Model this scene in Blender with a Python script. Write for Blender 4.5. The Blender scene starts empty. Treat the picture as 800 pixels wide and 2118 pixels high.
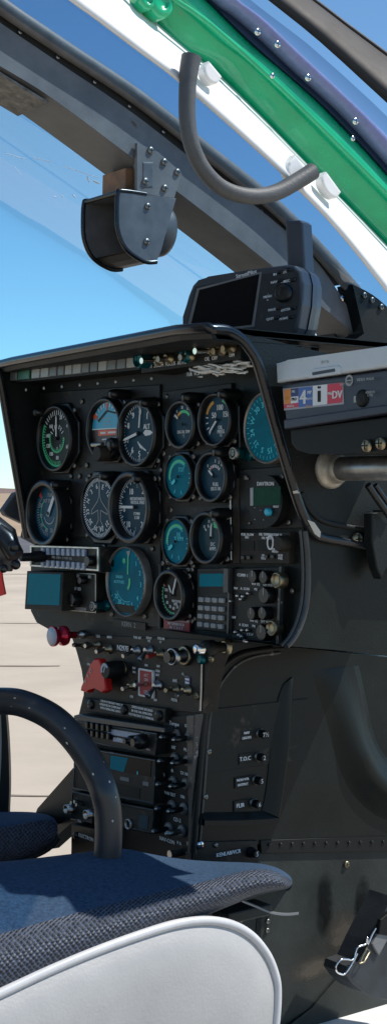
import bpy, bmesh, math, random
from mathutils import Vector, Matrix
random.seed(7)
SC = bpy.context.scene
COL = SC.collection
FP, CX, HY = 3000.0, 400.0, 1013.0
TH = math.radians(53.5)
Fd = Vector((math.sin(TH), math.cos(TH), 0)); Rd = Vector((math.cos(TH), -math.sin(TH), 0)); UP = Vector((0, 0, 1))

# ---------------------------------------------------------------- frames
def ray(px, py): return Vector(((px-CX)/FP, 1, (HY-py)/FP))
def P(px, py, d): return ray(px, py)*d
class Frame:
    def __init__(s, o, x, n, up=UP):
        s.o, s.x, s.n, s.y = Vector(o), Vector(x).normalized(), Vector(n).normalized(), Vector(up).normalized()
    def uw(s, px, py, off=0):
        d = ray(px, py); o = s.o + s.n*off
        p = d*(o.dot(s.n)/d.dot(s.n)) - s.o
        return (p.dot(s.x), p.dot(s.y))
    def pt(s, px, py, off=0):
        u, w = s.uw(px, py, off); return s.o + s.x*u + s.y*w + s.n*off
    def M(s, u=0, w=0, off=0):
        p = s.o + s.x*u + s.y*w + s.n*off
        return Matrix(((s.x.x, s.y.x, s.n.x, p.x), (s.x.y, s.y.y, s.n.y, p.y), (s.x.z, s.y.z, s.n.z, p.z), (0, 0, 0, 1)))
    def Mp(s, px, py, off=0):
        u, w = s.uw(px, py, off); return s.M(u, w, 0)
    def scale(s, px, py, off=0):           # metres per pixel there (vertical)
        return s.pt(px, py, off).y/FP
C0 = P(300, 1000, 1.75)
PF = Frame((C0.x, C0.y, 0), Rd, -Fd)                       # the instrument panel's plane
def SF(L): return Frame(Vector((C0.x, C0.y, 0))+Rd*L, Fd, Rd)   # fore-and-aft planes, L metres right of the centre line

# ---------------------------------------------------------------- mesh builder
_txt = {}
def text_mesh(s):
    if s not in _txt:
        c = bpy.data.curves.new('t', 'FONT'); c.body = s; c.resolution_u = 2; c.align_x = 'CENTER'; c.align_y = 'CENTER'
        o = bpy.data.objects.new('t', c); COL.objects.link(o)
        bpy.context.view_layer.update()
        me = bpy.data.meshes.new_from_object(o.evaluated_get(bpy.context.evaluated_depsgraph_get()))
        _txt[s] = ([v.co.copy() for v in me.vertices], [tuple(p.vertices) for p in me.polygons])
        bpy.data.objects.remove(o); bpy.data.curves.remove(c); bpy.data.meshes.remove(me)
    return _txt[s]
class MB:
    def __init__(s): s.bm = bmesh.new(); s.mi = 0; s.T = Matrix.Identity(4); s.uvl = None
    def add(s, vs, fs, smooth=False):
        bv = [s.bm.verts.new(s.T @ Vector(v)) for v in vs]
        for f in fs:
            try:
                q = s.bm.faces.new([bv[i] for i in f]); q.material_index = s.mi; q.smooth = smooth
            except ValueError: pass
        return s
    def box(s, c, d, bev=0, rot=None, seg=2):
        t = bmesh.new(); bmesh.ops.create_cube(t, size=1)
        for v in t.verts: v.co = Vector((v.co.x*d[0], v.co.y*d[1], v.co.z*d[2]))
        if bev: bmesh.ops.bevel(t, geom=t.edges[:], offset=bev, segments=seg, affect='EDGES', profile=.5)
        M = Matrix.Translation(Vector(c)) @ (rot.to_4x4() if rot else Matrix.Identity(4))
        t.verts.index_update()
        s.add([M @ v.co for v in t.verts], [[v.index for v in f.verts] for f in t.faces], smooth=False); t.free(); return s
    def prism(s, pts, z0, z1, bev=0):
        a = sum(pts[i][0]*pts[(i+1) % len(pts)][1]-pts[(i+1) % len(pts)][0]*pts[i][1] for i in range(len(pts)))
        if a < 0: pts = pts[::-1]
        n = len(pts)
        if not bev:
            s.add([(x, y, z0) for x, y in pts]+[(x, y, z1) for x, y in pts],
                  [list(range(n))[::-1], list(range(n, 2*n))]+[(i, (i+1) % n, n+(i+1) % n, n+i) for i in range(n)])
        else:
            t = bmesh.new(); vs = [t.verts.new((x, y, z0)) for x, y in pts]+[t.verts.new((x, y, z1)) for x, y in pts]
            t.faces.new(vs[:n][::-1]); top = t.faces.new(vs[n:])
            for i in range(n): t.faces.new((vs[i], vs[(i+1) % n], vs[n+(i+1) % n], vs[n+i]))
            bmesh.ops.bevel(t, geom=list(top.edges), offset=bev, segments=3, affect='EDGES', profile=.5)
            t.verts.index_update()
            s.add([v.co for v in t.verts], [[v.index for v in f.verts] for f in t.faces]); t.free()
        return s
    def poly(s, pts, z): s.add([(x, y, z) for x, y in pts], [list(range(len(pts)))]); return s
    def lathe(s, prof, c=(0, 0), seg=36, z=0, smooth=True, flute=0, capend=True):
        vs, fs = [], []
        for r, h in prof:
            for k in range(seg):
                a = 2*math.pi*k/seg; rr = r*(1-(flute if k % 2 else 0)); vs.append((c[0]+rr*math.cos(a), c[1]+rr*math.sin(a), z+h))
        for i in range(len(prof)-1):
            for k in range(seg):
                k2 = (k+1) % seg; fs.append((i*seg+k, i*seg+k2, (i+1)*seg+k2, (i+1)*seg+k))
        s.add(vs, fs, smooth)
        if capend: s.add(vs[-seg:], [list(range(seg))])
        return s
    def tube(s, pts, r, seg=10, caps=True, smooth=True, squash=None):
        pts = [Vector(p) for p in pts]; n = len(pts); vs, fs = [], []
        rr = r if isinstance(r, (list, tuple)) else [r]*n
        t0 = (pts[1]-pts[0]).normalized(); nrm = t0.orthogonal().normalized() if squash is None else Vector(squash)
        for i, p in enumerate(pts):
            t = (pts[min(i+1, n-1)]-pts[max(i-1, 0)]).normalized()
            nrm = (nrm - t*nrm.dot(t)).normalized(); b = t.cross(nrm)
            for k in range(seg):
                a = 2*math.pi*k/seg; vs.append(p+(nrm*math.cos(a)+b*math.sin(a))*rr[i])
        for i in range(n-1):
            for k in range(seg):
                k2 = (k+1) % seg; fs.append((i*seg+k, i*seg+k2, (i+1)*seg+k2, (i+1)*seg+k))
        s.add(vs, fs, smooth)
        if caps: s.add(vs[:seg], [list(range(seg))[::-1]]); s.add(vs[-seg:], [list(range(seg))])
        return s
    def loft(s, rows, smooth=True, uv=False, close=False):
        m = len(rows[0]); bv = [[s.bm.verts.new(s.T @ Vector(p)) for p in r] for r in rows]
        if uv: lay = s.bm.loops.layers.uv.verify()
        U = [[0.0]*m for _ in rows]; V = [[0.0]*m for _ in rows]
        for i, r in enumerate(rows):
            for j in range(m):
                if j: U[i][j] = U[i][j-1]+(Vector(r[j])-Vector(r[j-1])).length
                if i: V[i][j] = V[i-1][j]+(Vector(r[j])-Vector(rows[i-1][j])).length
        rng = range(len(rows)) if close else range(len(rows)-1)
        for i in rng:
            i2 = (i+1) % len(rows)
            for j in range(m-1):
                f = s.bm.faces.new((bv[i][j], bv[i][j+1], bv[i2][j+1], bv[i2][j])); f.smooth = smooth; f.material_index = s.mi
                if uv:
                    for l, (a, b) in zip(f.loops, ((i, j), (i, j+1), (i2, j+1), (i2, j))): l[lay].uv = (U[a][j if b == j else j+1], V[a][b])
        return s
    def arc(s, r0, r1, a0, a1, z, c=(0, 0), n=24):
        vs = []
        for k in range(n+1):
            a = math.radians(a0+(a1-a0)*k/n); vs += [(c[0]+r0*math.sin(a), c[1]+r0*math.cos(a), z), (c[0]+r1*math.sin(a), c[1]+r1*math.cos(a), z)]
        s.add(vs, [(2*k, 2*k+1, 2*k+3, 2*k+2) for k in range(n)]); return s
    def line(s, p, q, w, z):
        p, q = Vector(p), Vector(q); d = (q-p).normalized(); e = Vector((-d.y, d.x))*w/2
        s.add([(*(p-e), z), (*(q-e), z), (*(q+e), z), (*(p+e), z)], [(0, 1, 2, 3)]); return s
    def ticks(s, a0, a1, n, r0, r1, w, z, c=(0, 0)):
        for k in range(n):
            a = math.radians(a0+(a1-a0)*k/max(1, n-1)); d = Vector((math.sin(a), math.cos(a))); s.line(Vector(c)+d*r0, Vector(c)+d*r1, w, z)
        return s
    def text(s, t, x, y, h, z, rot=0, sx=1.0, bold=0):
        v, f = text_mesh(t); k = h/.7; a = math.radians(rot); ca, sa = math.cos(a), math.sin(a)
        for dx in ([0] if not bold else [-bold, bold]):
            s.add([(x+dx+(p.x*sx*ca-p.y*sa)*k, y+(p.x*sx*sa+p.y*ca)*k, z+dx*.01) for p in v], f)
        return s

# ---------------------------------------------------------------- materials
def mat(name, base, rough=.5, metal=0, vary=0, vscale=30, bump=0, bscale=200, coat=0, spec=.5, wear=None, wscale=14, wth=.62, vcol=None, emis=None, sheen=0):
    m = bpy.data.materials.new(name); m.use_nodes = True; nt = m.node_tree; b = nt.nodes['Principled BSDF']
    b.inputs['Base Color'].default_value = (*base, 1); b.inputs['Roughness'].default_value = rough; b.inputs['Metallic'].default_value = metal
    b.inputs['Coat Weight'].default_value = coat; b.inputs['Coat Roughness'].default_value = .05; b.inputs['Specular IOR Level'].default_value = spec
    if sheen: b.inputs['Sheen Weight'].default_value = sheen
    tc = nt.nodes.new('ShaderNodeTexCoord'); col = None
    if vary:
        n = nt.nodes.new('ShaderNodeTexNoise'); n.inputs['Scale'].default_value = vscale; n.inputs['Detail'].default_value = 6; n.inputs['Roughness'].default_value = .65
        nt.links.new(tc.outputs['Object'], n.inputs['Vector'])
        r = nt.nodes.new('ShaderNodeValToRGB'); r.color_ramp.elements[0].position = .3; r.color_ramp.elements[1].position = .7
        v2 = vcol or tuple(min(1, c*(1+vary)) for c in base)
        r.color_ramp.elements[0].color = (*[c*(1-vary) for c in base], 1); r.color_ramp.elements[1].color = (*v2, 1)
        nt.links.new(n.outputs['Fac'], r.inputs[0]); col = r.outputs[0]
        mr = nt.nodes.new('ShaderNodeMapRange'); mr.inputs[3].default_value = max(0, rough-.12); mr.inputs[4].default_value = min(1, rough+.15)
        nt.links.new(n.outputs['Fac'], mr.inputs[0]); nt.links.new(mr.outputs[0], b.inputs['Roughness'])
    if wear:
        n = nt.nodes.new('ShaderNodeTexNoise'); n.inputs['Scale'].default_value = wscale; n.inputs['Detail'].default_value = 10; n.inputs['Roughness'].default_value = .75
        nt.links.new(tc.outputs['Object'], n.inputs['Vector'])
        r = nt.nodes.new('ShaderNodeValToRGB'); r.color_ramp.elements[0].position = wth; r.color_ramp.elements[1].position = wth+.05
        nt.links.new(n.outputs['Fac'], r.inputs[0])
        mx = nt.nodes.new('ShaderNodeMix'); mx.data_type = 'RGBA'; mx.inputs['B'].default_value = (*wear, 1)
        if col: nt.links.new(col, mx.inputs['A'])
        else: mx.inputs['A'].default_value = (*base, 1)
        nt.links.new(r.outputs[0], mx.inputs['Factor']); col = mx.outputs['Result']
    if col: nt.links.new(col, b.inputs['Base Color'])
    if bump:
        n = nt.nodes.new('ShaderNodeTexNoise'); n.inputs['Scale'].default_value = bscale; n.inputs['Detail'].default_value = 4
        nt.links.new(tc.outputs['Object'], n.inputs['Vector'])
        bp = nt.nodes.new('ShaderNodeBump'); bp.inputs['Strength'].default_value = bump; bp.inputs['Distance'].default_value = .001
        nt.links.new(n.outputs['Fac'], bp.inputs['Height']); nt.links.new(bp.outputs[0], b.inputs['Normal'])
    if emis: b.inputs['Emission Color'].default_value = (*emis[:3], 1); b.inputs['Emission Strength'].default_value = emis[3]
    return m
def glass(name, tint, refl=.5):
    m = bpy.data.materials.new(name); m.use_nodes = True; nt = m.node_tree; nt.nodes.clear()
    o = nt.nodes.new('ShaderNodeOutputMaterial'); t = nt.nodes.new('ShaderNodeBsdfTransparent'); g = nt.nodes.new('ShaderNodeBsdfGlossy')
    t.inputs[0].default_value = (*tint, 1); g.inputs['Roughness'].default_value = .03; mx = nt.nodes.new('ShaderNodeMixShader')
    lw = nt.nodes.new('ShaderNodeFresnel'); lw.inputs[0].default_value = 1.45; k = nt.nodes.new('ShaderNodeMath'); k.operation = 'MULTIPLY'; k.inputs[1].default_value = refl
    nt.links.new(lw.outputs[0], k.inputs[0]); nt.links.new(k.outputs[0], mx.inputs[0]); nt.links.new(t.outputs[0], mx.inputs[1]); nt.links.new(g.outputs[0], mx.inputs[2]); nt.links.new(mx.outputs[0], o.inputs[0])
    return m
K = {}
K['panel'] = mat('panel_black', (.009, .012, .0115), .45, vary=.35, vscale=25, bump=.35, bscale=900, wear=(.05, .042, .036), wscale=20, wth=.60, spec=.22)
K['panel2'] = mat('panel_plate_black', (.008, .011, .011), .42, vary=.4, vcol=(.026, .023, .02), vscale=40, bump=.3, bscale=900, wear=(.062, .05, .04), wscale=26, wth=.585, spec=.22)
K['dust'] = mat('dusty_brown_black', (.030, .026, .021), .6, vary=.5, vscale=30, bump=.3, bscale=500, spec=.22)
K['bezel'] = mat('bezel_black', (.006, .007, .008), .3, vary=.3, vscale=60, bump=.1, bscale=600)
K['black'] = mat('matte_black', (.009, .010, .010), .5, bump=.15, bscale=700, spec=.22)
K['rim'] = mat('rim_black', (.012, .014, .016), .22, vary=.3, vscale=40, wear=(.25, .24, .22), wscale=30, wth=.74)
K['hood'] = mat('hood_black_leather', (.011, .014, .014), .5, vary=.3, vscale=20, bump=.5, bscale=420, spec=.22)
K['cover'] = mat('cover_black', (.007, .0095, .009), .38, vary=.35, vscale=12, bump=.25, bscale=350, wear=(.05, .05, .046), wscale=9, wth=.68, spec=.22)
K['lower'] = mat('lower_wall_black', (.032, .036, .033), .5, vary=.4, vscale=10, bump=.25, bscale=260, wear=(.09, .08, .065), wscale=9, wth=.63, spec=.22)
K['edge'] = mat('chipped_edge', (.03, .034, .036), .35, vary=.4, vscale=50, wear=(.33, .33, .32), wscale=60, wth=.6)
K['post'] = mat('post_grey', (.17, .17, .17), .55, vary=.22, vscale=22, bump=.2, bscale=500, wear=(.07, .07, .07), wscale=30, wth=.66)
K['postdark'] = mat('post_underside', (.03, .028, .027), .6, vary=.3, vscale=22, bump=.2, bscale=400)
K['trim'] = mat('trim_brown_grey', (.19, .175, .165), .5, vary=.25, vscale=40)
K['grille'] = mat('weathered_grille', (.19, .18, .165), .7, vary=.7, vscale=70, bump=.7, bscale=120)
K['white'] = mat('white_paint', (.8, .8, .78), .35, vary=.05, vscale=30, wear=(.45, .42, .36), wscale=30, wth=.66)
K['green'] = mat('green_paint', (.0, .39, .165), .25, vary=.15, vscale=25, bump=.1, bscale=120, wear=(.14, .24, .12), wscale=34, wth=.64, coat=.5)
K['navy'] = mat('navy_seal', (.006, .018, .05), .3, vary=.2, vscale=30)
K['rail'] = mat('clear_rail', (.17, .20, .40), .2, vary=.1, vscale=200, wear=(.6, .6, .7), wscale=260, wth=.66)
K['steel'] = mat('steel', (.45, .45, .44), .3, 1, vary=.3, vscale=80)
K['steeld'] = mat('dull_steel', (.32, .31, .28), .42, 1, vary=.4, vscale=90)
K['chrome'] = mat('chrome', (.7, .7, .7), .15, 1)
K['ringd'] = mat('dull_ring', (.16, .16, .15), .5, .5, vary=.35, vscale=120)
K['collar'] = mat('worn_collar', (.42, .39, .33), .5, .6, vary=.4, vscale=60)
K['brass'] = mat('worn_brass', (.35, .30, .2), .4, 1, vary=.4, vscale=100)
K['tubem'] = mat('brushed_tube', (.5, .485, .46), .36, .9, vary=.3, vscale=60)
K['mark'] = mat('white_marking', (.72, .74, .74), .6)
K['markd'] = mat('faded_marking', (.35, .37, .37), .6)
K['mgreen'] = mat('green_marking', (.06, .55, .24), .5)
K['myell'] = mat('yellow_marking', (.65, .33, .05), .5)
K['mred'] = mat('red_marking', (.6, .06, .05), .5)
K['mteal'] = mat('cyan_marking', (.05, .62, .72), .5)
K['dial'] = mat('dial_navy_black', (.008, .042, .072), .35, vary=.15, vscale=50, spec=.12)  # blue in the dark dial base stands in for sky reflected off the glass
K['dialb'] = mat('dial_blue', (.010, .075, .125), .3, vary=.2, vscale=50, spec=.12)
K['dialg'] = mat('dial_grey', (.022, .060, .078), .3, vary=.15, vscale=50, spec=.12)
K['dialk'] = mat('dial_black', (.012, .013, .013), .3, spec=.12)
K['dialt'] = mat('dial_teal', (.0, .150, .215), .4, vary=.3, vscale=22, spec=.06)
K['lcdt'] = mat('lcd_teal', (.0, .18, .24), .45, vary=.08, vscale=90, spec=.06)
K['lcdg'] = mat('lcd_green', (.010, .060, .036), .4, vary=.3, vscale=120, spec=.06)
K['sky'] = mat('ball_sky_blue', (.03, .36, .55), .35)
K['orange'] = mat('orange_bar', (.7, .09, .02), .4)
K['earth'] = mat('ball_brown', (.05, .028, .022), .4)
K['lblue'] = mat('light_blue_button', (.02, .42, .6), .3)
K['redp'] = mat('red_plastic', (.62, .012, .01), .35, vary=.12, vscale=40)
K['reda'] = mat('red_anodised', (.5, .015, .04), .2, .6)
K['redl'] = mat('red_placard', (.32, .02, .025), .5, vary=.2, vscale=60)
K['dred'] = mat('dark_red', (.30, .03, .02), .4)
K['key'] = mat('key_grey', (.32, .33, .33), .5, vary=.1, vscale=200)
K['cap'] = mat('caption_light_grey', (.42, .43, .40), .35, vary=.3, vscale=30)
K['capg'] = mat('caption_light_green', (.03, .17, .10), .35, vary=.3, vscale=30)
K['capd'] = mat('caption_light_dark', (.17, .18, .18), .35, vary=.3, vscale=30)
K['btn'] = mat('pale_blue_button', (.32, .38, .48), .4, vary=.2, vscale=150)
K['wire'] = mat('white_wire', (.8, .8, .78), .45, vary=.15, vscale=60)
K['gps'] = mat('gps_grey_blue', (.035, .042, .055), .42, vary=.1, vscale=40, bump=.15, bscale=900)
K['gpsd'] = mat('gps_face', (.012, .02, .027), .35, vary=.1, vscale=40)
K['screen'] = mat('dark_screen', (.004, .004, .005), .35, spec=.12)
K['silver'] = mat('silver_plastic', (.58, .64, .69), .38, 0, vary=.06, vscale=40)
K['deck'] = mat('dark_blue_plastic', (.028, .034, .055), .4, vary=.12, vscale=40, bump=.1, bscale=700)
K['sorange'] = mat('sticker_orange', (.75, .25, .03), .4); K['sblue'] = mat('sticker_blue', (.05, .13, .42), .4); K['swhite'] = mat('sticker_white', (.75, .76, .78), .4)
K['sred'] = mat('sticker_red', (.62, .02, .06), .4); K['sdark'] = mat('sticker_dark_blue', (.02, .03, .14), .4); K['spale'] = mat('sticker_backing', (.35, .36, .4), .4)
K['fabric'] = mat('blue_fabric', (.032, .060, .108), .95, vary=.3, vscale=260, bump=.5, bscale=900, spec=.1, vcol=(.052, .092, .155))
K['vinyl'] = mat('white_vinyl', (.385, .38, .375), .4, vary=.10, vscale=9, bump=.25, bscale=340)
K['pipe'] = mat('grey_piping', (.55, .55, .56), .35, vary=.08, vscale=40)
K['strap'] = mat('grey_strap', (.16, .17, .18), .5)
K['ctube'] = mat('control_tube_black', (.020, .023, .028), .33, vary=.35, vscale=30, bump=.1, bscale=500)
K['chip'] = mat('paint_chip', (.5, .48, .42), .6)
K['rubber'] = mat('grey_rubber', (.07, .075, .08), .55, vary=.25, vscale=50, bump=.25, bscale=600)
K['bootm'] = mat('boot_charcoal', (.028, .032, .036), .55, vary=.3, vscale=40, bump=.2, bscale=400)
K['wood'] = mat('wood_block', (.27, .14, .07), .6, vary=.35, vscale=60)
K['box'] = mat('compass_box_grey', (.13, .135, .14), .35, vary=.25, vscale=40, bump=.1, bscale=500)
K['boxin'] = mat('compass_box_inside', (.05, .045, .035), .4, vary=.3, vscale=40)
K['blade'] = mat('rotor_blade_brown', (.028, .023, .02), .65, vary=.15, vscale=8)
K['chrm'] = K['chrome']
K['glassl'] = glass('windscreen_clear', (.72, .93, .97), .2)
K['glassr'] = glass('windscreen_tint', (.52, .68, .82), .15)
K['acryl'] = glass('door_window_tint', (.30, .36, .55), 1.0)
def mesh_fabric():
    m = bpy.data.materials.new('open_mesh_fabric'); m.use_nodes = True; nt = m.node_tree; b = nt.nodes['Principled BSDF']
    uv = nt.nodes.new('ShaderNodeUVMap'); mp = nt.nodes.new('ShaderNodeMapping'); mp.inputs['Scale'].default_value = (250, 250, 1); mp.inputs['Rotation'].default_value = (0, 0, .62)
    v = nt.nodes.new('ShaderNodeTexVoronoi'); v.inputs['Scale'].default_value = 1; v.inputs['Randomness'].default_value = .28
    r = nt.nodes.new('ShaderNodeValToRGB'); r.color_ramp.elements[0].position = .30; r.color_ramp.elements[1].position = .52
    r.color_ramp.elements[0].color = (.004, .005, .008, 1); r.color_ramp.elements[1].color = (.045, .062, .10, 1)
    nt.links.new(uv.outputs[0], mp.inputs[0]); nt.links.new(mp.outputs[0], v.inputs[0]); nt.links.new(v.outputs['Distance'], r.inputs[0]); nt.links.new(r.outputs[0], b.inputs['Base Color'])
    bp = nt.nodes.new('ShaderNodeBump'); bp.inputs['Strength'].default_value = .9; bp.inputs['Distance'].default_value = .002
    nt.links.new(v.outputs['Distance'], bp.inputs['Height']); nt.links.new(bp.outputs[0], b.inputs['Normal']); b.inputs['Roughness'].default_value = .55
    return m
K['mesh'] = mesh_fabric()

# ---------------------------------------------------------------- objects
WM = {}
def obj(name, mb, mats, M, parent=None, label=None):
    me = bpy.data.meshes.new(name); bmesh.ops.recalc_face_normals(mb.bm, faces=mb.bm.faces[:]); mb.bm.to_mesh(me); mb.bm.free()
    for k in ([mats] if isinstance(mats, str) else mats): me.materials.append(K[k])
    return place(bpy.data.objects.new(name, me), M, parent, label)
def place(o, M, parent=None, label=None):
    COL.objects.link(o); WM[o] = M.copy()
    if parent: o.parent = parent; o.matrix_parent_inverse = WM[parent].inverted()
    o.matrix_basis = M
    if label: o['label'] = label
    return o
def thing(name, label, cat, M, group=None):
    o = bpy.data.objects.new(name, None); o.empty_display_size = .02; place(o, M)
    o['label'] = label; o['category'] = cat
    if group: o['group'] = group
    return o
def again(src, M, parent, label=None):       # a copy sharing mesh data
    o = src.copy(); o.parent = None; place(o, M, parent, label); return o
I4 = Matrix.Identity(4)
T3 = Matrix.Translation
def loc(M, x, y, z): return M @ T3((x, y, z))

# screws: one mesh, copied
def screw_mb(r=.004):
    b = MB(); b.lathe([(r, 0), (r, r*.3), (r*.8, r*.55), (r*.3, r*.62)], seg=14)
    b.mi = 1; b.line((-r*.7, 0), (r*.7, 0), r*.22, r*.66); b.line((0, -r*.7), (0, r*.7), r*.22, r*.665); return b
_scr = {}
def screw(M, parent, r=.004, m='steeld', name='screw'):
    k = (round(r, 4), m)
    if k not in _scr: _scr[k] = obj(name, screw_mb(r), [m, 'black'], M, parent); return _scr[k]
    o = again(_scr[k], M, parent); o.name = name; return o
def pscrew(px, py, parent, rp=5, m='steeld', off=.0): return screw(PF.Mp(px, py, off) @ T3((0, 0, off)), parent, rp*PF.scale(px, py, off), m)

def px_poly(fr, pts, M, off=0):              # pixel polygon -> local 2-D polygon about M (same axes as fr)
    o = M.translation; u0, w0 = (o-fr.o).dot(fr.x), (o-fr.o).dot(fr.y)
    return [(fr.uw(x, y, off)[0]-u0, fr.uw(x, y, off)[1]-w0) for x, y in pts]
def smooth_poly(pts, n=4):
    out = []
    m = len(pts)
    for i in range(m-1):
        p0, p1, p2, p3 = [Vector(pts[max(0, min(m-1, j))]) for j in (i-1, i, i+1, i+2)]
        for k in range(n):
            t = k/n; out.append(.5*((2*p1)+(-p0+p2)*t+(2*p0-5*p1+4*p2-p3)*t*t+(-p0+3*p1-3*p2+p3)*t**3))
    out.append(Vector(pts[-1])); return out

# ================================================================= SETTING
def structure(name, mb, m, kind='structure', M=I4):
    o = obj(name, mb, m, M); o['kind'] = kind; return o
GZ = -1.45
def ground_mat(name, base, vary, sc, bump=.2, spots=None):
    return mat(name, base, .9, vary=vary, vscale=sc, bump=bump, bscale=40, spec=.2, wear=spots, wscale=3, wth=.66)
K['concrete'] = ground_mat('concrete', (.475, .402, .318), .14, .7, spots=(.41, .36, .30))
K['asphalt'] = ground_mat('asphalt', (.11, .105, .11), .25, .25)
K['desert'] = ground_mat('desert_soil', (.36, .26, .17), .3, .08, spots=(.24, .18, .11))
K['hill'] = ground_mat('far_hills', (.20, .135, .115), .2, .004)
b = MB(); b.box((0, 0, -.05), (3000, 3000, .1)); structure('ground', b, 'desert', M=T3((0, 0, GZ-.02)))
b = MB(); b.poly([(-60, -30), (60, -30), (60, 28.6), (-60, 30.2)], 0); structure('apron', b, 'concrete', M=T3((0, 0, GZ-.008)))
b = MB(); b.poly([(-90, 30.2), (90, 28.6), (90, 44.5), (-90, 46.5)], 0); structure('taxiway', b, 'asphalt', M=T3((0, 0, GZ-.012)))
b = MB()
for y0, y1, x0, x1, w in ((11.7, 12.0, -9, -1.1, .035), (16.6, 15.4, -9, 2, .02), (6.75, 6.95, -6, 1, .014), (25, 25.0, -30, 30, .03)):
    n = 40; vs = []
    for k in range(n+1):
        x = x0+(x1-x0)*k/n; y = y0+(y1-y0)*k/n+random.uniform(-.02, .02); ww = w*random.uniform(.4, 1.5); vs += [(x, y-ww, 0), (x, y+ww, 0)]
    b.add(vs, [(2*k, 2*k+2, 2*k+3, 2*k+1) for k in range(n)])
K['crack'] = mat('joint_filler', (.24, .19, .145), .9)
structure('apron_cracks', b, 'crack', M=T3((0, 0, GZ-.004)))
b = MB(); n = 160; rows = [[], [], []]
for k in range(n+1):
    x = -900+1800*k/n; h = 3.2+2.2*math.sin(k*.13)+1.6*math.sin(k*.31+1)+random.uniform(-.3, .3)
    rows[0].append((x, 560, -.3)); rows[1].append((x, 640, h*.55)); rows[2].append((x, 760, h+.3))
b.loft(rows); structure('hills', b, 'hill', M=T3((0, 0, GZ)))

# ================================================================= FUSELAGE
HEL = thing('helicopter_fuselage', 'green and white helicopter cabin shell with dark grey windscreen post and black inner walls', 'helicopter', T3((C0.x, C0.y, GZ)))
def band(name, L, lo, up, m, thick, bulge=0, nn=6, n=5, label=None, parent=HEL, tilt=0):
    f = SF(L); f0 = SF(L+tilt); lo = smooth_poly(lo, n); up = smooth_poly(up, n)
    A = [f0.pt(*p) for p in lo]; B = [f.pt(*p) for p in up]; rows = []
    for k in range(nn+1):
        t = k/nn; h = bulge*math.sin(math.pi*t) if bulge else 0
        rows.append([a.lerp(c, t)+Rd*h for a, c in zip(A, B)])
    rows.append([c-Rd*thick for c in B]); rows.append([a-Rd*thick for a in A])
    mb = MB(); mb.loft(rows, smooth=bool(bulge), close=True)
    e = len(rows)
    for side in (0, -1): mb.add([r[side] for r in rows], [list(range(e))])
    return obj(name, mb, m, I4, parent, label)
# windscreen centre post
LO = [(-260, 5), (-120, 68), (0, 136), (110, 204), (275, 327), (420, 437), (560, 548), (690, 655), (748, 706)]
UPp = [(-260, -110), (-120, -42), (0, 46), (120, 128), (275, 234), (420, 347), (560, 452), (660, 548), (752, 690)]
post = band('windscreen_post', .03, LO, UPp, 'post', .075, label='dark grey diagonal windscreen post with a riveted black strip')
K2 = MB(); f = SF(.032)
lo = smooth_poly([(-260, -110), (-120, -42), (0, 46), (120, 128), (275, 234), (420, 347), (560, 452), (660, 546), (700, 590)], 5); up = smooth_poly([(-260, -135), (-120, -68), (0, 22), (120, 103), (275, 208), (420, 322), (560, 432), (660, 534), (702, 588)], 5)
def strip(lo, up, L, thick):
    f = SF(L); A = [f.pt(*p) for p in lo]; B = [f.pt(*p) for p in up]; mb = MB()
    mb.loft([A, B, [c-Rd*thick for c in B], [a-Rd*thick for a in A]], smooth=False, close=True)
    for s_ in (0, -1): mb.add([A[s_], B[s_], B[s_]-Rd*thick, A[s_]-Rd*thick], [(0, 1, 2, 3)])
    return mb
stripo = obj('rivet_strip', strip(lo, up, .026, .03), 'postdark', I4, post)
mb = MB(); f = SF(.035); cl = smooth_poly([(-260, -148), (-120, -80), (0, 10), (120, 92), (275, 195), (420, 308), (560, 420), (660, 520), (730, 600), (760, 640)], 6)
mb.tube([f.pt(*p) for p in cl], .0095, 12); obj('glazing_trim', mb, 'trim', I4, post); cl_trim = [tuple(p) for p in cl]
for (x, y) in ((42, 66), (120, 118), (196, 169), (268, 219), (338, 272), (445, 360), (540, 437), (612, 498)):
    screw(SF(.028).Mp(x, y), stripo, .0026, 'steel', 'rivet')
mb = MB(); f = SF(.029); mb.prism(px_poly(f, [(272, 295), (318, 318), (370, 362), (352, 412), (276, 402)], I4), 0, .006)
BR_M = f.M(0, 0, 0)
mb = MB(); mb.prism(px_poly(f, [(276, 298), (318, 316), (368, 360), (352, 412), (276, 402)], BR_M), .003, .008); brk = obj('bracket_plate', mb, 'post', BR_M, HEL, 'grey riveted plate joining the compass box to the post')
for (x, y) in ((303, 314), (331, 338), (358, 359), (292, 378), (332, 392)): screw(f.Mp(x, y) @ T3((0, 0, .008)), brk, .0045, 'steeld', 'rivet')
screw(SF(.03).Mp(706, 617) @ T3((0, 0, .001)), post, .005, 'chrome', 'bolt')
mb = MB(); f = SF(.031); M_ = f.M(); mb.poly(px_poly(f, [(272, 248), (283, 249), (290, 256), (284, 263)], M_), .0015); obj('scuff', mb, 'trim', M_, post)
# weathered grille patch under the post (at the left)
mb = MB(); pz = [(f.pt(x, y)) for x, y in ((-120, 70), (0, 138), (105, 203))]
g_lo = [p-Rd*.006-UP*.002 for p in pz]; g_hi = [p-Rd*.074-UP*.002 for p in pz]
mb.loft([g_lo, g_hi, [p-UP*.003 for p in g_hi], [p-UP*.003 for p in g_lo]], close=True, smooth=False); obj('grille_panel', mb, 'grille', I4, post)
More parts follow.
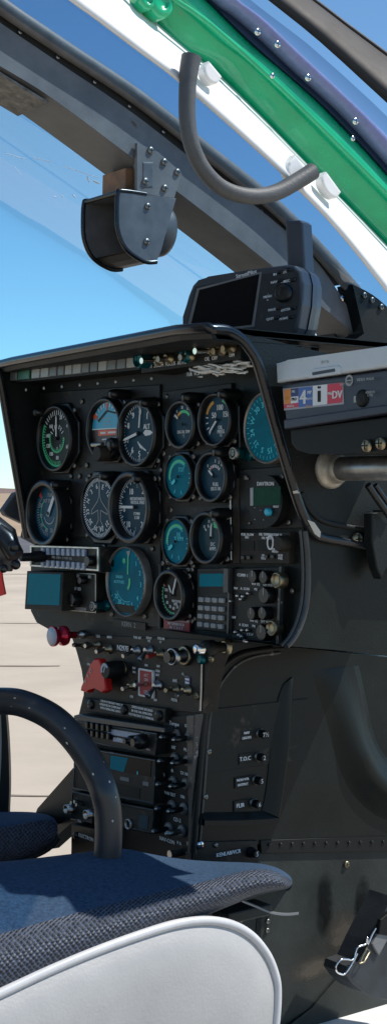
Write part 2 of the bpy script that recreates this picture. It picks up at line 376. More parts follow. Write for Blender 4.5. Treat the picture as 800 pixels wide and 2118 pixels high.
# nose end plates
f = SF(.05); M_ = f.M(); mb = MB(); mb.prism(px_poly(f, [tuple(p) for p in smooth_poly([(728, 588), (770, 610), (810, 645), (850, 690)], 3)]+[(850, 760), (690, 740), (752, 690)], M_), -.03, 0)
ne = obj('nose_frame', mb, 'hood', M_, HEL)
for (x, y) in ((751, 611), (767, 621), (786, 635)): screw(f.Mp(x, y) @ T3((0, 0, .001)), ne, .004, 'steeld', 'rivet')
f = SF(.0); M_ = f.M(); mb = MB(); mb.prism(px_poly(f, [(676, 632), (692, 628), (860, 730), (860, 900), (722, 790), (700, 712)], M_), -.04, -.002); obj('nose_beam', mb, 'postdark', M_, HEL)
f = SF(.02); M_ = f.M(); mb = MB(); mb.prism(px_poly(f, [(722, 700), (735, 698), (775, 722), (760, 735), (706, 735)], M_), 0, .012, .003); obj('nose_clip', mb, 'post', M_, HEL)
# door frame: white jamb, green skin, navy seal, rail
wl = [(-20, -130), (150, 0), (192, 30), (290, 104), (367, 162), (500, 278), (610, 381), (700, 475), (800, 600), (900, 735)]
wu = [(160, -130), (270, -8), (330, 52), (400, 112), (450, 152), (540, 240), (630, 333), (720, 425), (800, 508), (900, 612)]
band('door_jamb', .562, wl, wu, 'white', .003, bulge=.003, n=4, tilt=.05, label='sunlit white jamb of the door opening')
gl = [(120, -150), (262, -12), (318, 42), (372, 102), (450, 150), (540, 238), (630, 331), (720, 423), (800, 506), (900, 610)]
gu = [(265, -150), (425, -4), (480, 50), (535, 102), (592, 152), (650, 202), (698, 249), (745, 298), (800, 360), (900, 480), (960, 555)]
band('green_skin', .560, gl, gu, 'green', .016, bulge=.016, nn=12, n=4, label='green painted edge of the fuselage above the door')
mb = MB(); f = SF(.582); cl = smooth_poly([(200, -150), (330, -25), (400, 25), (455, 68), (560, 163), (640, 240), (720, 320), (800, 400), (900, 505)], 5)
mb.tube([f.pt(*p) for p in cl], .0022, 8); obj('skin_seam', mb, 'green', I4, HEL)
nl = gu; nu = [(290, -150), (450, -4), (487, 24), (526, 56), (576, 103), (625, 150), (675, 195), (725, 243), (800, 325), (900, 440), (960, 512)]
nl = [(a, c-1) for a, c in gu]
band('window_seal', .570, nl, nu, 'navy', .014, n=4)
rl = [(a, c-1) for a, c in nu]; ru = [(330, -150), (487, -4), (518, 20), (552, 47), (612, 104), (675, 162), (718, 203), (760, 243), (800, 282), (900, 388), (960, 455)]
band('window_rail', .578, rl, ru, 'rail', .012, bulge=.006, nn=6, n=4)
al = [(a, c-1) for a, c in ru]; au = [(395, -130), (552, -4), (580, 18), (615, 45), (660, 80), (705, 120), (735, 147), (768, 178), (800, 208), (900, 308), (960, 372)]
f = SF(.579); A = [f.pt(*p) for p in smooth_poly(al, 4)]; B = [f.pt(*p) for p in smooth_poly(au, 4)]
mb = MB(); mb.loft([A, [a.lerp(c, .5)-Rd*.004 for a, c in zip(A, B)], [c-Rd*.015 for c in B]]); obj('roof_window', mb, 'acryl', I4, HEL)
for (x, y) in ((531, 66), (572, 92), (635, 161), (733, 251)):
    M_ = SF(.586).Mp(x, y); s_ = screw(M_, HEL, .003, 'chrome', 'window_screw')
f = SF(.584)
for (x, y) in ((562, 157), (728, 287)): screw(f.Mp(x, y), HEL, .0022, 'chrome', 'window_screw')
for x, y, q in ((330, 8, .011), (300, 3, .007)):
    mb = MB(); mb.lathe([(q, -.01), (q, .002), (q*.85, .004), (q*.45, .0055), (q*.42, .004), (q*.1, .004)], seg=28); obj('skin_bolt', mb, 'green', SF(.578).Mp(x, y), HEL)
# white clamp fittings and the grab handle
f = SF(.604)
def fitting(x, y, a, w, h):
    M_ = f.Mp(x, y) @ Matrix.Rotation(math.radians(a), 4, 'Z'); s = f.scale(x, y)
    mb = MB(); pts = [(-w*s, h*s), (w*s, h*s)]+[(w*s*math.cos(t), -h*s*math.sin(t)*1.0) for t in [math.pi*k/10 for k in range(11)]]
    mb.prism(pts, -.004, .004, .002); obj('clamp_fitting', mb, 'white', M_, HEL)
fitting(432, 156, -38, 22, 17); fitting(676, 388, -42, 28, 16); fitting(604, 352, -42, 20, 24)
hp = smooth_poly([(396, 118), (390, 150), (387, 200), (388, 255), (399, 308), (425, 357), (465, 392), (518, 406), (570, 398), (618, 372), (646, 354)], 5)
f = SF(.612); pts = [f.pt(x, y, .004) for x, y in hp]; mb = MB(); n = len(pts)
mb.tube(pts, [.0066*(1.0-.12*math.sin(math.pi*i/(n-1))) if i > 6 else .0066+.0008*(6-i)/6 for i in range(n)], 14)
gh = obj('grab_handle', mb, 'rubber', I4, HEL, 'curved grey rubber grab handle on the white jamb')
# glazing
def postline(L, k0=0): return [SF(.03).pt(x, y) for x, y in LO]
PL_ = postline(0)
JL_ = [SF(.545).pt(x, y) for x, y in wl]
def resample(pts, n):
    d = [0]
    for a, c in zip(pts, pts[1:]): d.append(d[-1]+(c-a).length)
    out = []
    for k in range(n):
        t = d[-1]*k/(n-1); i = max(j for j in range(len(d)) if d[j] <= t+1e-9); i = min(i, len(pts)-2)
        out.append(pts[i].lerp(pts[i+1], (t-d[i])/(d[i+1]-d[i])))
    return out
A = [p-Rd*.02 for p in resample([SF(.03).pt(x, y) for x, y in cl_trim], 24)]; B = resample(JL_, 24); mb = MB()
rows = []
for k in range(11):
    t = k/10; s_ = math.sin(math.pi*t); rows.append([a.lerp(c, t)+(Fd*.75+UP*.45)*.05*s_ for a, c in zip(A, B)])
mb.loft(rows); obj('windscreen_right', mb, 'glassr', I4, HEL).name = 'windscreen'
def mirror(p, L0=0.03-.0375):
    d = (p-Vector((C0.x, C0.y, 0))).dot(Rd); return p-Rd*2*(d-L0)
Bm = [mirror(p) for p in B]; A2 = [p-Rd*.08+UP*.004 for p in resample(PL_, 24)]; mb = MB(); rows = []
for k in range(11):
    t = k/10; s_ = math.sin(math.pi*t); rows.append([a.lerp(c, t)+(Fd*.75+UP*.45)*.16*s_ for a, c in zip(A2, Bm)])
mb.loft(rows); obj('windscreen', mb, 'glassl', I4, HEL)
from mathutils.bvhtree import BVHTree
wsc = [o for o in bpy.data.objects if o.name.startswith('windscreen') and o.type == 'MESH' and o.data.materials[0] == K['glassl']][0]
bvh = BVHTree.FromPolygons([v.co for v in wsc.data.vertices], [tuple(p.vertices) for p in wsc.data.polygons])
K['scr'] = mat('scratch_white', (.8, .75, .78), .4)  # glints and reflection streaks on the glass, laid in as pale slivers
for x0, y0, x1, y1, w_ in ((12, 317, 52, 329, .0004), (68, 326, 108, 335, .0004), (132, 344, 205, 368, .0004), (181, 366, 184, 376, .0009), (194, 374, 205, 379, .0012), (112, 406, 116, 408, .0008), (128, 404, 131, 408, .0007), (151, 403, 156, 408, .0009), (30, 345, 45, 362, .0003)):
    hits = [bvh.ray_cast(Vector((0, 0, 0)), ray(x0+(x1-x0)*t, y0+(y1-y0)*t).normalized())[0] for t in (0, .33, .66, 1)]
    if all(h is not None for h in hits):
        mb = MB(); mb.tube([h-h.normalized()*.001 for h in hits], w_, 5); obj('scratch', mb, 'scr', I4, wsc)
# roof, rear bulkhead (behind and above the camera's frame)
def bx(name, m, t0, t1, L0, L1, z0, z1, bev=.01):
    c = Vector((C0.x, C0.y, 0))+Fd*(t0+t1)/2+Rd*(L0+L1)/2+UP*(z0+z1)/2
    M_ = Matrix(((Fd.x, -Rd.x, 0, c.x), (Fd.y, -Rd.y, 0, c.y), (0, 0, 1, c.z), (0, 0, 0, 1)))
    mb = MB(); mb.box((0, 0, 0), (t1-t0, L1-L0, z1-z0), bev); return obj(name, mb, m, M_, HEL)
bx('roof', 'white', -1.9, -.62, -.6, .56, .62, .66)
bx('rear_bulkhead', 'post', -1.95, -1.88, -.6, .56, -.7, .66)

# ---- hood (glareshield) and inner walls
LR, LL, LC = .301, -.25, .112
fR, fL = SF(LR), SF(LL)
right_rim = [(440, 681), (470, 684), (497, 700), (516, 722), (531, 748), (548, 805), (570, 885), (596, 975), (620, 1050), (640, 1093)]
left_rim = [(57, 1112), (42, 1020), (22, 905), (4, 800), (-6, 762)]
pR = [fR.pt(*p) for p in smooth_poly(right_rim, 4)]; pL = [fL.pt(*p) for p in smooth_poly(left_rim, 4)]
ptop0, ptop1 = pL[-1], fR.pt(420, 684)
rim_path = pL[:-1]+[fL.pt(-4, 752), ptop0.lerp(ptop1, .03)+UP*.0045]+[ptop0.lerp(ptop1, t)+UP*.0055 for t in (.1, .3, .5, .7, .9)]+[ptop1.lerp(pR[0], .5)+UP*.002]+pR
HD = thing('glareshield', 'black leather-grained glareshield hood with a glossy rim around the instrument panel', 'glareshield', T3(C0+UP*.15+Fd*.1))
mb = MB(); mb.tube(rim_path, .0056, 12); rim_o = obj('rim', mb, 'rim', I4, HD)
# top skin behind the rim
mb = MB(); tp = rim_path[len(pL)-3:len(pL)+8]
ins = [p-UP*.022+Fd*.012 for p in tp]
mb.loft([[p+UP*.003 for p in tp], [p+Fd*.30-UP*.0 for p in tp], [p+Fd*.30-UP*.006 for p in tp], [p-UP*.004 for p in tp]], close=True, smooth=False); obj('hood_top', mb, 'hood', I4, HD)
mb = MB(); mb.loft([tp, [p-UP*.010+Fd*.006 for p in tp], [p-UP*.010+Fd*.14 for p in tp]], smooth=False); obj('hood_lip', mb, 'hood', I4, HD)
# left inner wall
mb = MB(); lw = pL
mb.loft([lw, [p+Fd*.16 for p in lw], [p+Fd*.16-Rd*.005 for p in lw], [p-Rd*.005 for p in lw]], close=True, smooth=False); obj('hood_side', mb, 'hood', I4, HD)
# right outer wall
M_ = fR.M(); mb = MB()
poly = [tuple(p) for p in smooth_poly(right_rim, 4)]+[(652, 1104), (668, 1112), (765, 1131), (769, 1130), (770, 1055), (900, 1055), (900, 780), (660, 727), (610, 716), (560, 702), (500, 690)]
mb.prism(px_poly(fR, poly, M_), -.005, 0); obj('hood_side', mb, 'hood', M_, HD)
mb = MB(); mb.tube([fR.pt(*p, .002) for p in [tuple(q) for q in smooth_poly([(636, 1085), (648, 1101), (668, 1113), (720, 1122), (766, 1131)], 4)]], .0045, 10); obj('lower_rim', mb, 'rim', I4, HD)
mb = MB(); mb.tube([fR.pt(*p, .0005) for p in smooth_poly([(622, 1020), (640, 1055), (668, 1078), (720, 1090), (770, 1098)], 4)], .003, 8); obj('pressed_ridge', mb, 'hood', I4, HD)
mb = MB(); M_ = fR.M(); mb.poly(px_poly(fR, [(626, 1075), (640, 1080), (654, 1100), (652, 1112), (641, 1104)], M_), .0068); obj('paint_chip', mb, 'chip', M_, rim_o); mb = MB()
mb.poly(px_poly(fR, [(596, 1016), (606, 1014), (611, 1020), (598, 1021)], M_), .0062); obj('paint_chip', mb, 'chip', M_, rim_o)
screw(fR.Mp(734, 1115) @ T3((0, 0, .001)), HD, .007, 'brass', 'bolt')
for k in range(8): 
    x, y = 55+k*37, 806-k*3.4
    screw(PF.Mp(x, y, .045) @ T3((0, 0, .045)), HD, .0022, 'steel', 'rivet')

# side box of the panel (right, below the hood) and console cover, lower wall
SW = HEL
f = SF(LR-.003); M_ = f.M(); mb = MB()
edge = [(629, 1098), (634, 1160), (634, 1215), (630, 1255), (620, 1290), (606, 1318), (590, 1336)]
es = [tuple(p) for p in smooth_poly(edge, 4)]
mb.prism(px_poly(f, es+[(700, 1345), (800, 1357), (920, 1372), (920, 1090)], M_), -.004, 0); obj('panel_side_wall', mb, 'cover', M_, HEL)
mb = MB(); mb.tube([f.pt(*p, .001) for p in es], .0042, 10); mb.tube([f.pt(x-9, y-1, .001) for x, y in es], .0016, 8); obj('edge_trim', mb, 'edge', I4, HEL)
# hinge-like clutter at the far right edge of the hood
f = SF(LR+.02); M_ = f.M(); mb = MB(); mb.prism(px_poly(f, [(768, 1062), (783, 1060), (900, 1060), (900, 1180), (800, 1165), (788, 1198), (778, 1175), (768, 1120)], M_), -.012, 0, .002); obj('hinge_bracket', mb, 'hood', M_, HEL)
mb = MB(); f = SF(LR+.028); mb.tube([f.pt(760, 1003), f.pt(778, 1030), f.pt(805, 1068)], .004, 8); mb.tube([f.pt(775, 1003), f.pt(800, 1040), f.pt(820, 1060)], .003, 8); obj('cable', mb, 'rim', I4, HEL)
# bottom of side box
f = SF(LR-.003); a = f.pt(588, 1337); bq = f.pt(920, 1372); mb = MB(); mb.loft([[a, bq], [a-Rd*.25, bq-Rd*.25]], smooth=False); obj('panel_side_floor', mb, 'cover', I4, HEL)
# console cover
fc = SF(LC); M_ = fc.M(); mb = MB()
ce = [(398, 1765), (404, 1700), (412, 1600), (418, 1520), (424, 1468), (434, 1425), (450, 1393), (474, 1366), (508, 1350), (560, 1342)]
cs = [tuple(p) for p in smooth_poly(ce, 4)]
mb.prism(px_poly(fc, cs+[(640, 1338), (920, 1352), (920, 1738), (800, 1729), (600, 1737)], M_), -.01, 0); cov = obj('console_side_cover', mb, 'cover', M_, HEL)
mb = MB(); mb.tube([fc.pt(*p, .001) for p in cs], .0045, 10); obj('cover_edge', mb, 'cover', I4, cov)
mb = MB(); e2 = [(x+11+max(0, (1470-y))*.05, y+8) for x, y in ce]; mb.tube([fc.pt(*p, .0) for p in smooth_poly(e2, 4)], .0022, 8); obj('pressed_ridge', mb, 'edge', I4, cov)
# raised pad with breakers: wall swelling toward its right ridge and lower shelf
mb = MB()
rid = [(603, 1400), (597, 1450), (590, 1510), (583, 1570), (574, 1640), (566, 1688)]
inn = [(585, 1415), (573, 1450), (563, 1510), (556, 1570), (548, 1640), (540, 1676)]
f2 = SF(LC)
rs = smooth_poly(rid, 4); is_ = smooth_poly(inn, 4)
A = [f2.pt(*p) + Rd*.001 for p in is_]; B = [f2.pt(*p)+Rd*(.001+.009*min(1, i/10)) for i, p in enumerate(rs)]; D = [f2.pt(x+10, y+2) - Rd*.002 for x, y in rs]
mb.loft([A, [a.lerp(c, .5)+Rd*.001 for a, c in zip(A, B)], [a.lerp(c, .9)+Rd*.001 for a, c in zip(A, B)], B, [c.lerp(d, .3) for c, d in zip(B, D)], D]); obj('pressed_fold', mb, 'cover', I4, cov)
sh = [(412, 1694), (470, 1694), (530, 1692), (566, 1689)]
A = [f2.pt(x, y-14)+Rd*.001 for x, y in sh]; B = [f2.pt(x, y)+Rd*.010 for x, y in sh]; D = [f2.pt(x, y+12)-Rd*.001 for x, y in sh]; mb = MB()
mb.loft([A, B, [c-UP*.006 for c in B], D], smooth=False); obj('cover_ledge', mb, 'cover', I4, cov)
# bulging cowl at the right of the cover
cowl_o = smooth_poly([(628, 1388), (650, 1430), (672, 1490), (690, 1560), (712, 1620), (748, 1668), (800, 1700), (900, 1725)], 5)
cowl_i = smooth_poly([(690, 1380), (704, 1430), (716, 1490), (732, 1550), (756, 1600), (790, 1630), (830, 1648), (910, 1668)], 5)
cowl_f = smooth_poly([(740, 1376), (752, 1430), (764, 1490), (778, 1535), (800, 1570), (832, 1596), (868, 1612), (930, 1625)], 5)
A = [f2.pt(*p) for p in cowl_o]; Bq = [f2.pt(*p)+Rd*.001 for p in cowl_i]; D = [f2.pt(*p)+Rd*.001 for p in cowl_f]
mb = MB(); rows = []
for k in range(9):
    t = k/8
    rows.append([(a*(1-t)**2+q*2*t*(1-t)+d*t*t)+Rd*(-.0004+.016*math.sin(math.pi*t)**2*min(1, i_/16)) for i_, (a, q, d) in enumerate(zip(A, Bq, D))])
rows.append([d-Rd*.004 for d in D]); mb.loft(rows); obj('cover_bulge', mb, 'cover', I4, cov)
brks = [(536, 1517, 'NAV\nLIGHTS', '7½'), (533, 1565, 'T.O.C', '2'), (528, 1613, 'NON VTR\nOUTPUT', '5'), (523, 1661, 'FLIR', '6')]
for i, (x, y, t, d) in enumerate(brks):
    M_ = fc.Mp(x, y); s = fc.scale(x, y)
    mb = MB(); mb.lathe([(11*s, 0), (11*s, .0015), (8*s, .003)], seg=20); br = obj('breaker', mb, 'steeld', M_, cov)
    mb = MB(); mb.lathe([(8.5*s, 0), (8.5*s, .010), (7.5*s, .012)], seg=20); mb.mi = 1; mb.text(d, 0, 0, 9*s, .0125); obj('breaker_button', mb, ['black', 'mark'], M_, br)
    mb = MB(); w = 19 if i != 2 else 23
    mb.box((-34*s, 0, .0008), (2*w*s*.95, 22*s, .0016), .0004); mb.mi = 1
    for j, tt in enumerate(t.split('\n')):
        nl_ = len(t.split('\n')); mb.text(tt, -36*s, (0 if nl_ == 1 else (5-10*j))*s, (8.5 if nl_ == 1 else 5.2)*s, .0019, sx=.95, bold=.0002)
    obj('breaker_placard', mb, ['black', 'mark'], M_, cov)
for (x, y) in ((430, 1554), (423, 1648)): screw(fc.Mp(x, y) @ T3((0, 0, .001)), cov, .0035, 'steeld')
# seam strip + lower wall
f3 = SF(LC-.002); M_ = f3.M(); mb = MB()
mb.prism(px_poly(f3, [(395, 1768), (600, 1762), (800, 1757), (950, 1752), (950, 2350), (395, 2350)], M_), -.01, 0); lw_ = obj('lower_wall', mb, 'lower', M_, HEL, 'scuffed black wall in front of the pilot seat')
mb = MB(); f4 = SF(LC+.002); M_ = f4.M(); mb.prism(px_poly(f4, [(538, 1738), (700, 1733), (800, 1730), (950, 1727), (950, 1756), (800, 1760), (540, 1766)], M_), -.008, 0, .001); sm = obj('seam_strip', mb, 'black', M_, HEL)
for k in range(13): screw(f4.Mp(556+k*23.5, 1747-k*.55) @ T3((0, 0, .0005)), sm, .0022, 'bezel', 'rivet')
screw(f3.Mp(714, 1787) @ T3((0, 0, .001)), lw_, .0042, 'brass', 'bolt')
def decal(name, base):
    m = bpy.data.materials.new(name); m.use_nodes = True; nt = m.node_tree; b = nt.nodes['Principled BSDF']; b.inputs['Base Color'].default_value = (*base, 1); b.inputs['Roughness'].default_value = .65; b.inputs['Specular IOR Level'].default_value = .15
    tc = nt.nodes.new('ShaderNodeTexCoord'); mp = nt.nodes.new('ShaderNodeMapping'); mp.inputs['Location'].default_value = (-1, -1, 0); mp.inputs['Scale'].default_value = (2, 2, 0)
    g = nt.nodes.new('ShaderNodeTexGradient'); g.gradient_type = 'SPHERICAL'; n = nt.nodes.new('ShaderNodeTexNoise'); n.inputs['Scale'].default_value = 55; n.inputs['Detail'].default_value = 8
    nt.links.new(tc.outputs['Generated'], mp.inputs[0]); nt.links.new(mp.outputs[0], g.inputs[0]); nt.links.new(tc.outputs['Object'], n.inputs['Vector'])
    k = nt.nodes.new('ShaderNodeMath'); k.operation = 'MULTIPLY'; nt.links.new(g.outputs['Fac'], k.inputs[0]); nt.links.new(n.outputs['Fac'], k.inputs[1])
    q = nt.nodes.new('ShaderNodeMapRange'); q.inputs[1].default_value = .08; q.inputs[2].default_value = .36; q.inputs[4].default_value = .85; nt.links.new(k.outputs[0], q.inputs[0]); nt.links.new(q.outputs[0], b.inputs['Alpha']); return m
K['stain'] = decal('wall_stain', (.007, .008, .008)); K['scuff'] = decal('wall_scuff', (.10, .09, .075))
def blob(name, m, pts, z, rough=3):
    M_ = f3.M(); mb = MB(); pp_ = smooth_poly(pts+[pts[0]], 6)[:-1]
    mb.poly(px_poly(f3, [(x+random.uniform(-rough, rough), y+random.uniform(-rough, rough)) for x, y in pp_], M_), z); return obj(name, mb, m, M_, lw_)
blob('stain', 'stain', [(664, 1790), (690, 1790), (692, 1860), (688, 1945), (650, 1950), (652, 1870)], .0008, 1)
blob('stain', 'stain', [(740, 1800), (768, 1800), (770, 1860), (762, 1935), (730, 1945), (732, 1870)], .0008, 1)
blob('scuff', 'scuff', [(680, 1872), (722, 1868), (745, 1890), (745, 1950), (725, 1985), (680, 1990), (664, 1950), (668, 1900)], .0006, 1)
blob('scuff', 'scuff', [(580, 2000), (660, 1970), (715, 1955), (715, 2005), (650, 2035), (590, 2040)], .0006, 1)
# plate with breaker at the cover's foot
M_ = f4.Mp(468, 1757); s = f4.scale(468, 1757); mb = MB(); mb.prism(px_poly(f4, [(404, 1742), (530, 1738), (534, 1790), (400, 1800)], M_), -.006, .001, .001); fp = obj('breaker_plate', mb, 'panel2', M_, HEL)
screw(f4.Mp(411, 1747) @ T3((0, 0, .0015)), fp, .005, 'chrome'); screw(f4.Mp(444, 1748) @ T3((0, 0, .0015)), fp, .003, 'steeld')
Mb = f4.Mp(516, 1762); mb = MB(); mb.lathe([(11*s, 0), (11*s, .004), (8*s, .005), (8*s, .013)], seg=20); mb.mi = 1; mb.text('5', 0, 0, 10*s, .0134); obj('breaker', mb, ['black', 'mark'], Mb @ T3((0, 0, .001)), fp)
mb = MB(); mb.box((0, 0, .0014), (52*s, 13*s, .0012)); mb.mi = 1; mb.text('KENLAB/VCR', 0, 0, 8*s, .0023, sx=.95, bold=.0002); obj('breaker_placard', mb, ['black', 'mark'], f4.Mp(470, 1764), fp)
# a vertical gap below, and bolts
mb = MB(); M_ = f3.M(); mb.prism(px_poly(f3, [(531, 1880), (540, 1880), (537, 1945), (527, 1938)], M_), 0, .001); obj('door_gap', mb, 'black', M_, lw_)
for (x, y) in ((552, 1905), (551, 1924), (497, 1902)): screw(f3.Mp(x, y) @ T3((0, 0, .001)), lw_, .003, 'steeld')
# floor: white sill and dark floor
FZ = f3.pt(600, 2128).z-.004
def fl(px, py, z): d = ray(px, py); return d*(z/d.z)
mb = MB(); q = [fl(x, y, FZ) for x, y in ((540, 2160), (600, 2115), (680, 2068), (737, 2040), (760, 2052), (840, 2072), (1000, 2090), (1000, 2300), (540, 2300))]
mb.add(q+[p-UP*.02 for p in q], [list(range(9)), list(range(17, 8, -1))]+[(i, (i+1) % 9, 9+(i+1) % 9, 9+i) for i in range(9)]); obj('floor_sill', mb, 'white', I4, HEL, 'white sunlit cabin floor sill at the foot of the wall')
bx('cabin_floor', 'lower', -1.7, .5, -.55, .52, FZ-.05, FZ-.024)
bx('belly', 'green', -1.8, .4, -.5, .5, FZ-.35, FZ-.06, .05)
# ramp-like dark kick panel along the lower wall
mb = MB(); A = [f3.pt(x, y)+Rd*.002 for x, y in ((540, 2200), (640, 2085), (740, 1968), (840, 1835), (900, 1760))]; B = [fl(x, y, FZ+.002) for x, y in ((560, 2150), (640, 2098), (737, 2045), (850, 1985), (930, 1945))]
mb.loft([A, B, [p-UP*.006 for p in B], [p-Rd*.004-UP*.006 for p in A]], smooth=False, close=True); obj('kick_panel', mb, 'lower', I4, HEL)
# tray below the recorder and tube
mb = MB(); f5 = SF(LR+.004)
FT = thing('tray_bracket', 'black tray with brass screws under the tape recorder', 'tray', PF.Mp(700, 910, .045))
Mt = PF.Mp(700, 910, .045); mb = MB(); mb.prism(px_poly(PF, [(598, 886), (640, 884), (900, 846), (900, 924), (800, 931), (700, 939), (640, 939), (612, 933), (600, 918)], Mt, .045), -.06, .045, .003); tr = obj('tray_body', mb, 'black', Mt, FT)
for (x, y) in ((759, 922), (788, 917)):
    screw(PF.Mp(x, y, .047) @ T3((0, 0, .047)), FT, .0062, 'brass', 'screw')
TB = thing('cross_tube', 'brushed metal tube in a round collar standing out from the hood side', 'tube', fR.Mp(682, 970))
Mt = fR.Mp(682, 970); mb = MB(); mb.lathe([(.021, 0), (.021, .003), (.0175, .006), (.0155, .006), (.0155, .014), (.013, .018)], seg=32); obj('collar', mb, 'collar', Mt, TB)
mb = MB(); mb.lathe([(.0125, 0), (.0125, .17), (.011, .172)], seg=28); obj('tube', mb, 'tubem', Mt, TB)

# ================================================================= ROTOR BLADE
RB = thing('main_rotor', 'dark brown main rotor blade drooping across the sky above the door frame', 'rotor', T3(P(690, 90, 5)))
up_ = smooth_poly([(480, -140), (570, -50), (645, 0), (720, 57), (800, 116), (950, 230), (1100, 350)], 3); lo_ = smooth_poly([(330, -190), (480, -60), (556, 2), (660, 86), (800, 214), (950, 350), (1100, 490)], 3)
A = [P(x, y, 5.0) for x, y in up_]; B = [P(x, y, 4.75) for x, y in lo_]; mb = MB()
mb.loft([A, [a.lerp(c, .3)+UP*.025 for a, c in zip(A, B)], [a.lerp(c, .7)+UP*.03 for a, c in zip(A, B)], B, [a.lerp(c, .6)-UP*.012 for a, c in zip(A, B)], [a.lerp(c, .1)-UP*.006 for a, c in zip(A, B)]], close=True)
obj('blade', mb, 'blade', I4, RB)
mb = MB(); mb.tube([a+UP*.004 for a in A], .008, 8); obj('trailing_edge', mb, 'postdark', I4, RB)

# ================================================================= INSTRUMENT PANEL (plates and their fixings)
IP = thing('instrument_panel', 'worn black instrument panel full of round dials under the glareshield', 'instrument panel', T3(PF.pt(330, 1310)))
M0 = PF.M()
def plate(name, pts, z0, z1, m, parent=IP, bev=.001, label=None):
    mb = MB(); mb.prism(px_poly(PF, pts, M0, z1), z0, z1, bev); return obj(name, mb, m, M0, parent, label)
plate('base_plate', [(70, 745), (350, 700), (520, 690), (620, 900), (630, 1150), (628, 1240), (618, 1285), (604, 1315), (586, 1336), (410, 1325), (250, 1318), (150, 1313), (104, 1303), (76, 1288), (64, 1264), (64, 1140), (80, 1112), (80, 760)], -.012, 0, 'panel')
plate('flight_plate', [(84, 812), (330, 795), (332, 1298), (222, 1288), (212, 1110), (84, 1108)], 0, .003, 'panel2')
plate('engine_plate', [(336, 810), (478, 792), (482, 1160), (336, 1170)], 0, .004, 'panel2')
plate('engine_strip', [(479, 990), (492, 988), (495, 1165), (480, 1166)], 0, .0045, 'dust')
plate('dusty_strip', [(338, 930), (478, 916), (478, 925), (338, 938)], .004, .0046, 'dust', bev=0)
plate('dusty_strip', [(338, 1040), (478, 1033), (479, 1045), (338, 1050)], .004, .0046, 'dust', bev=0)
plate('clock_plate', [(493, 972), (612, 962), (626, 1092), (496, 1096)], 0, .003, 'panel2')
mb = MB(); mb.tube([PF.pt(475, 925, .006), PF.pt(478, 1158, .006)], .0011, 6); obj('plate_edge', mb, 'steel', I4, IP)
mb = MB(); mb.tube([PF.pt(332, 1168, .005), PF.pt(331, 1300, .005)], .0022, 6); obj('plate_edge', mb, 'edge', I4, IP)
mb = MB(); mb.tube([PF.pt(494, 840, .006), PF.pt(496, 935, .006)], .0012, 6); obj('plate_edge', mb, 'edge', I4, IP)
for (x, y) in ((85, 1117), (147, 985), (165, 985), (186, 985), (330, 990), (333, 972), (340, 938), (350, 1178), (355, 1055), (390, 1178), (398, 1178), (477, 1047), (470, 938), (315, 1135), (232, 1270), (300, 1275), (216, 1130), (337, 1115), (508, 988), (583, 986), (597, 1080), (596, 1106), (593, 1160), (604, 1222), (400, 1170), (403, 1280), (345, 820), (480, 812), (338, 1165), (398, 1285), (320, 962), (170, 830), (180, 962), (465, 915), (352, 918), (395, 1030), (415, 1030), (240, 985)):
    pscrew(x, y, IP, 5.5, 'steeld', .004)
for (x, y) in ((515, 1082), (512, 990)): pscrew(x, y, IP, 3.5, 'steeld', .004)
# KERN plate, frequency placard
def label_plate(px, py, w, h, lines, th=6, m='black', name='placard', parent=IP, off=.004, mk='mark', bold=.0002, border=0):
    M_ = PF.Mp(px, py, off); s = PF.scale(px, py); mb = MB(); mb.box((0, 0, off), (w*s, h*s, .002), .0004); mb.mi = 1
    n = len(lines)
    for i, t in enumerate(lines): mb.text(t, 0, ((n-1)/2-i)*h/n*s*.95, th*s, off+.0013, bold=bold)
    if border:
        mb.mi = 1
        for sx, sy, lx, ly in ((0, h/2, w, 2), (0, -h/2, w, 2), (w/2, 0, 2, h), (-w/2, 0, 2, h)): mb.box((sx*s, sy*s, off+.001), (lx*s*1.2, ly*s, .002))
    return obj(name, mb, [m, mk], M_, parent)
label_plate(268, 1292, 120, 16, ['KERN  2'], 10, 'panel2', mk='markd', bold=0)
label_plate(366, 1291, 90, 25, ['FREQ COMMUNICATION', 'N7 129500 US ID', 'A5  C  D  E  F'], 5.5, 'redl')

bxh = lambda name, t0, t1, L0, L1, z0, z1: bx(name, 'black', t0, t1, L0, L1, z0, z1)
zb = PF.pt(590, 1330).z
o_ = bxh('panel_housing', .014, .26, -.235, LR-.012, zb, .10)
o_ = bxh('console_housing', .17, .30, -.10, LC-.014, -.75, zb-.002)
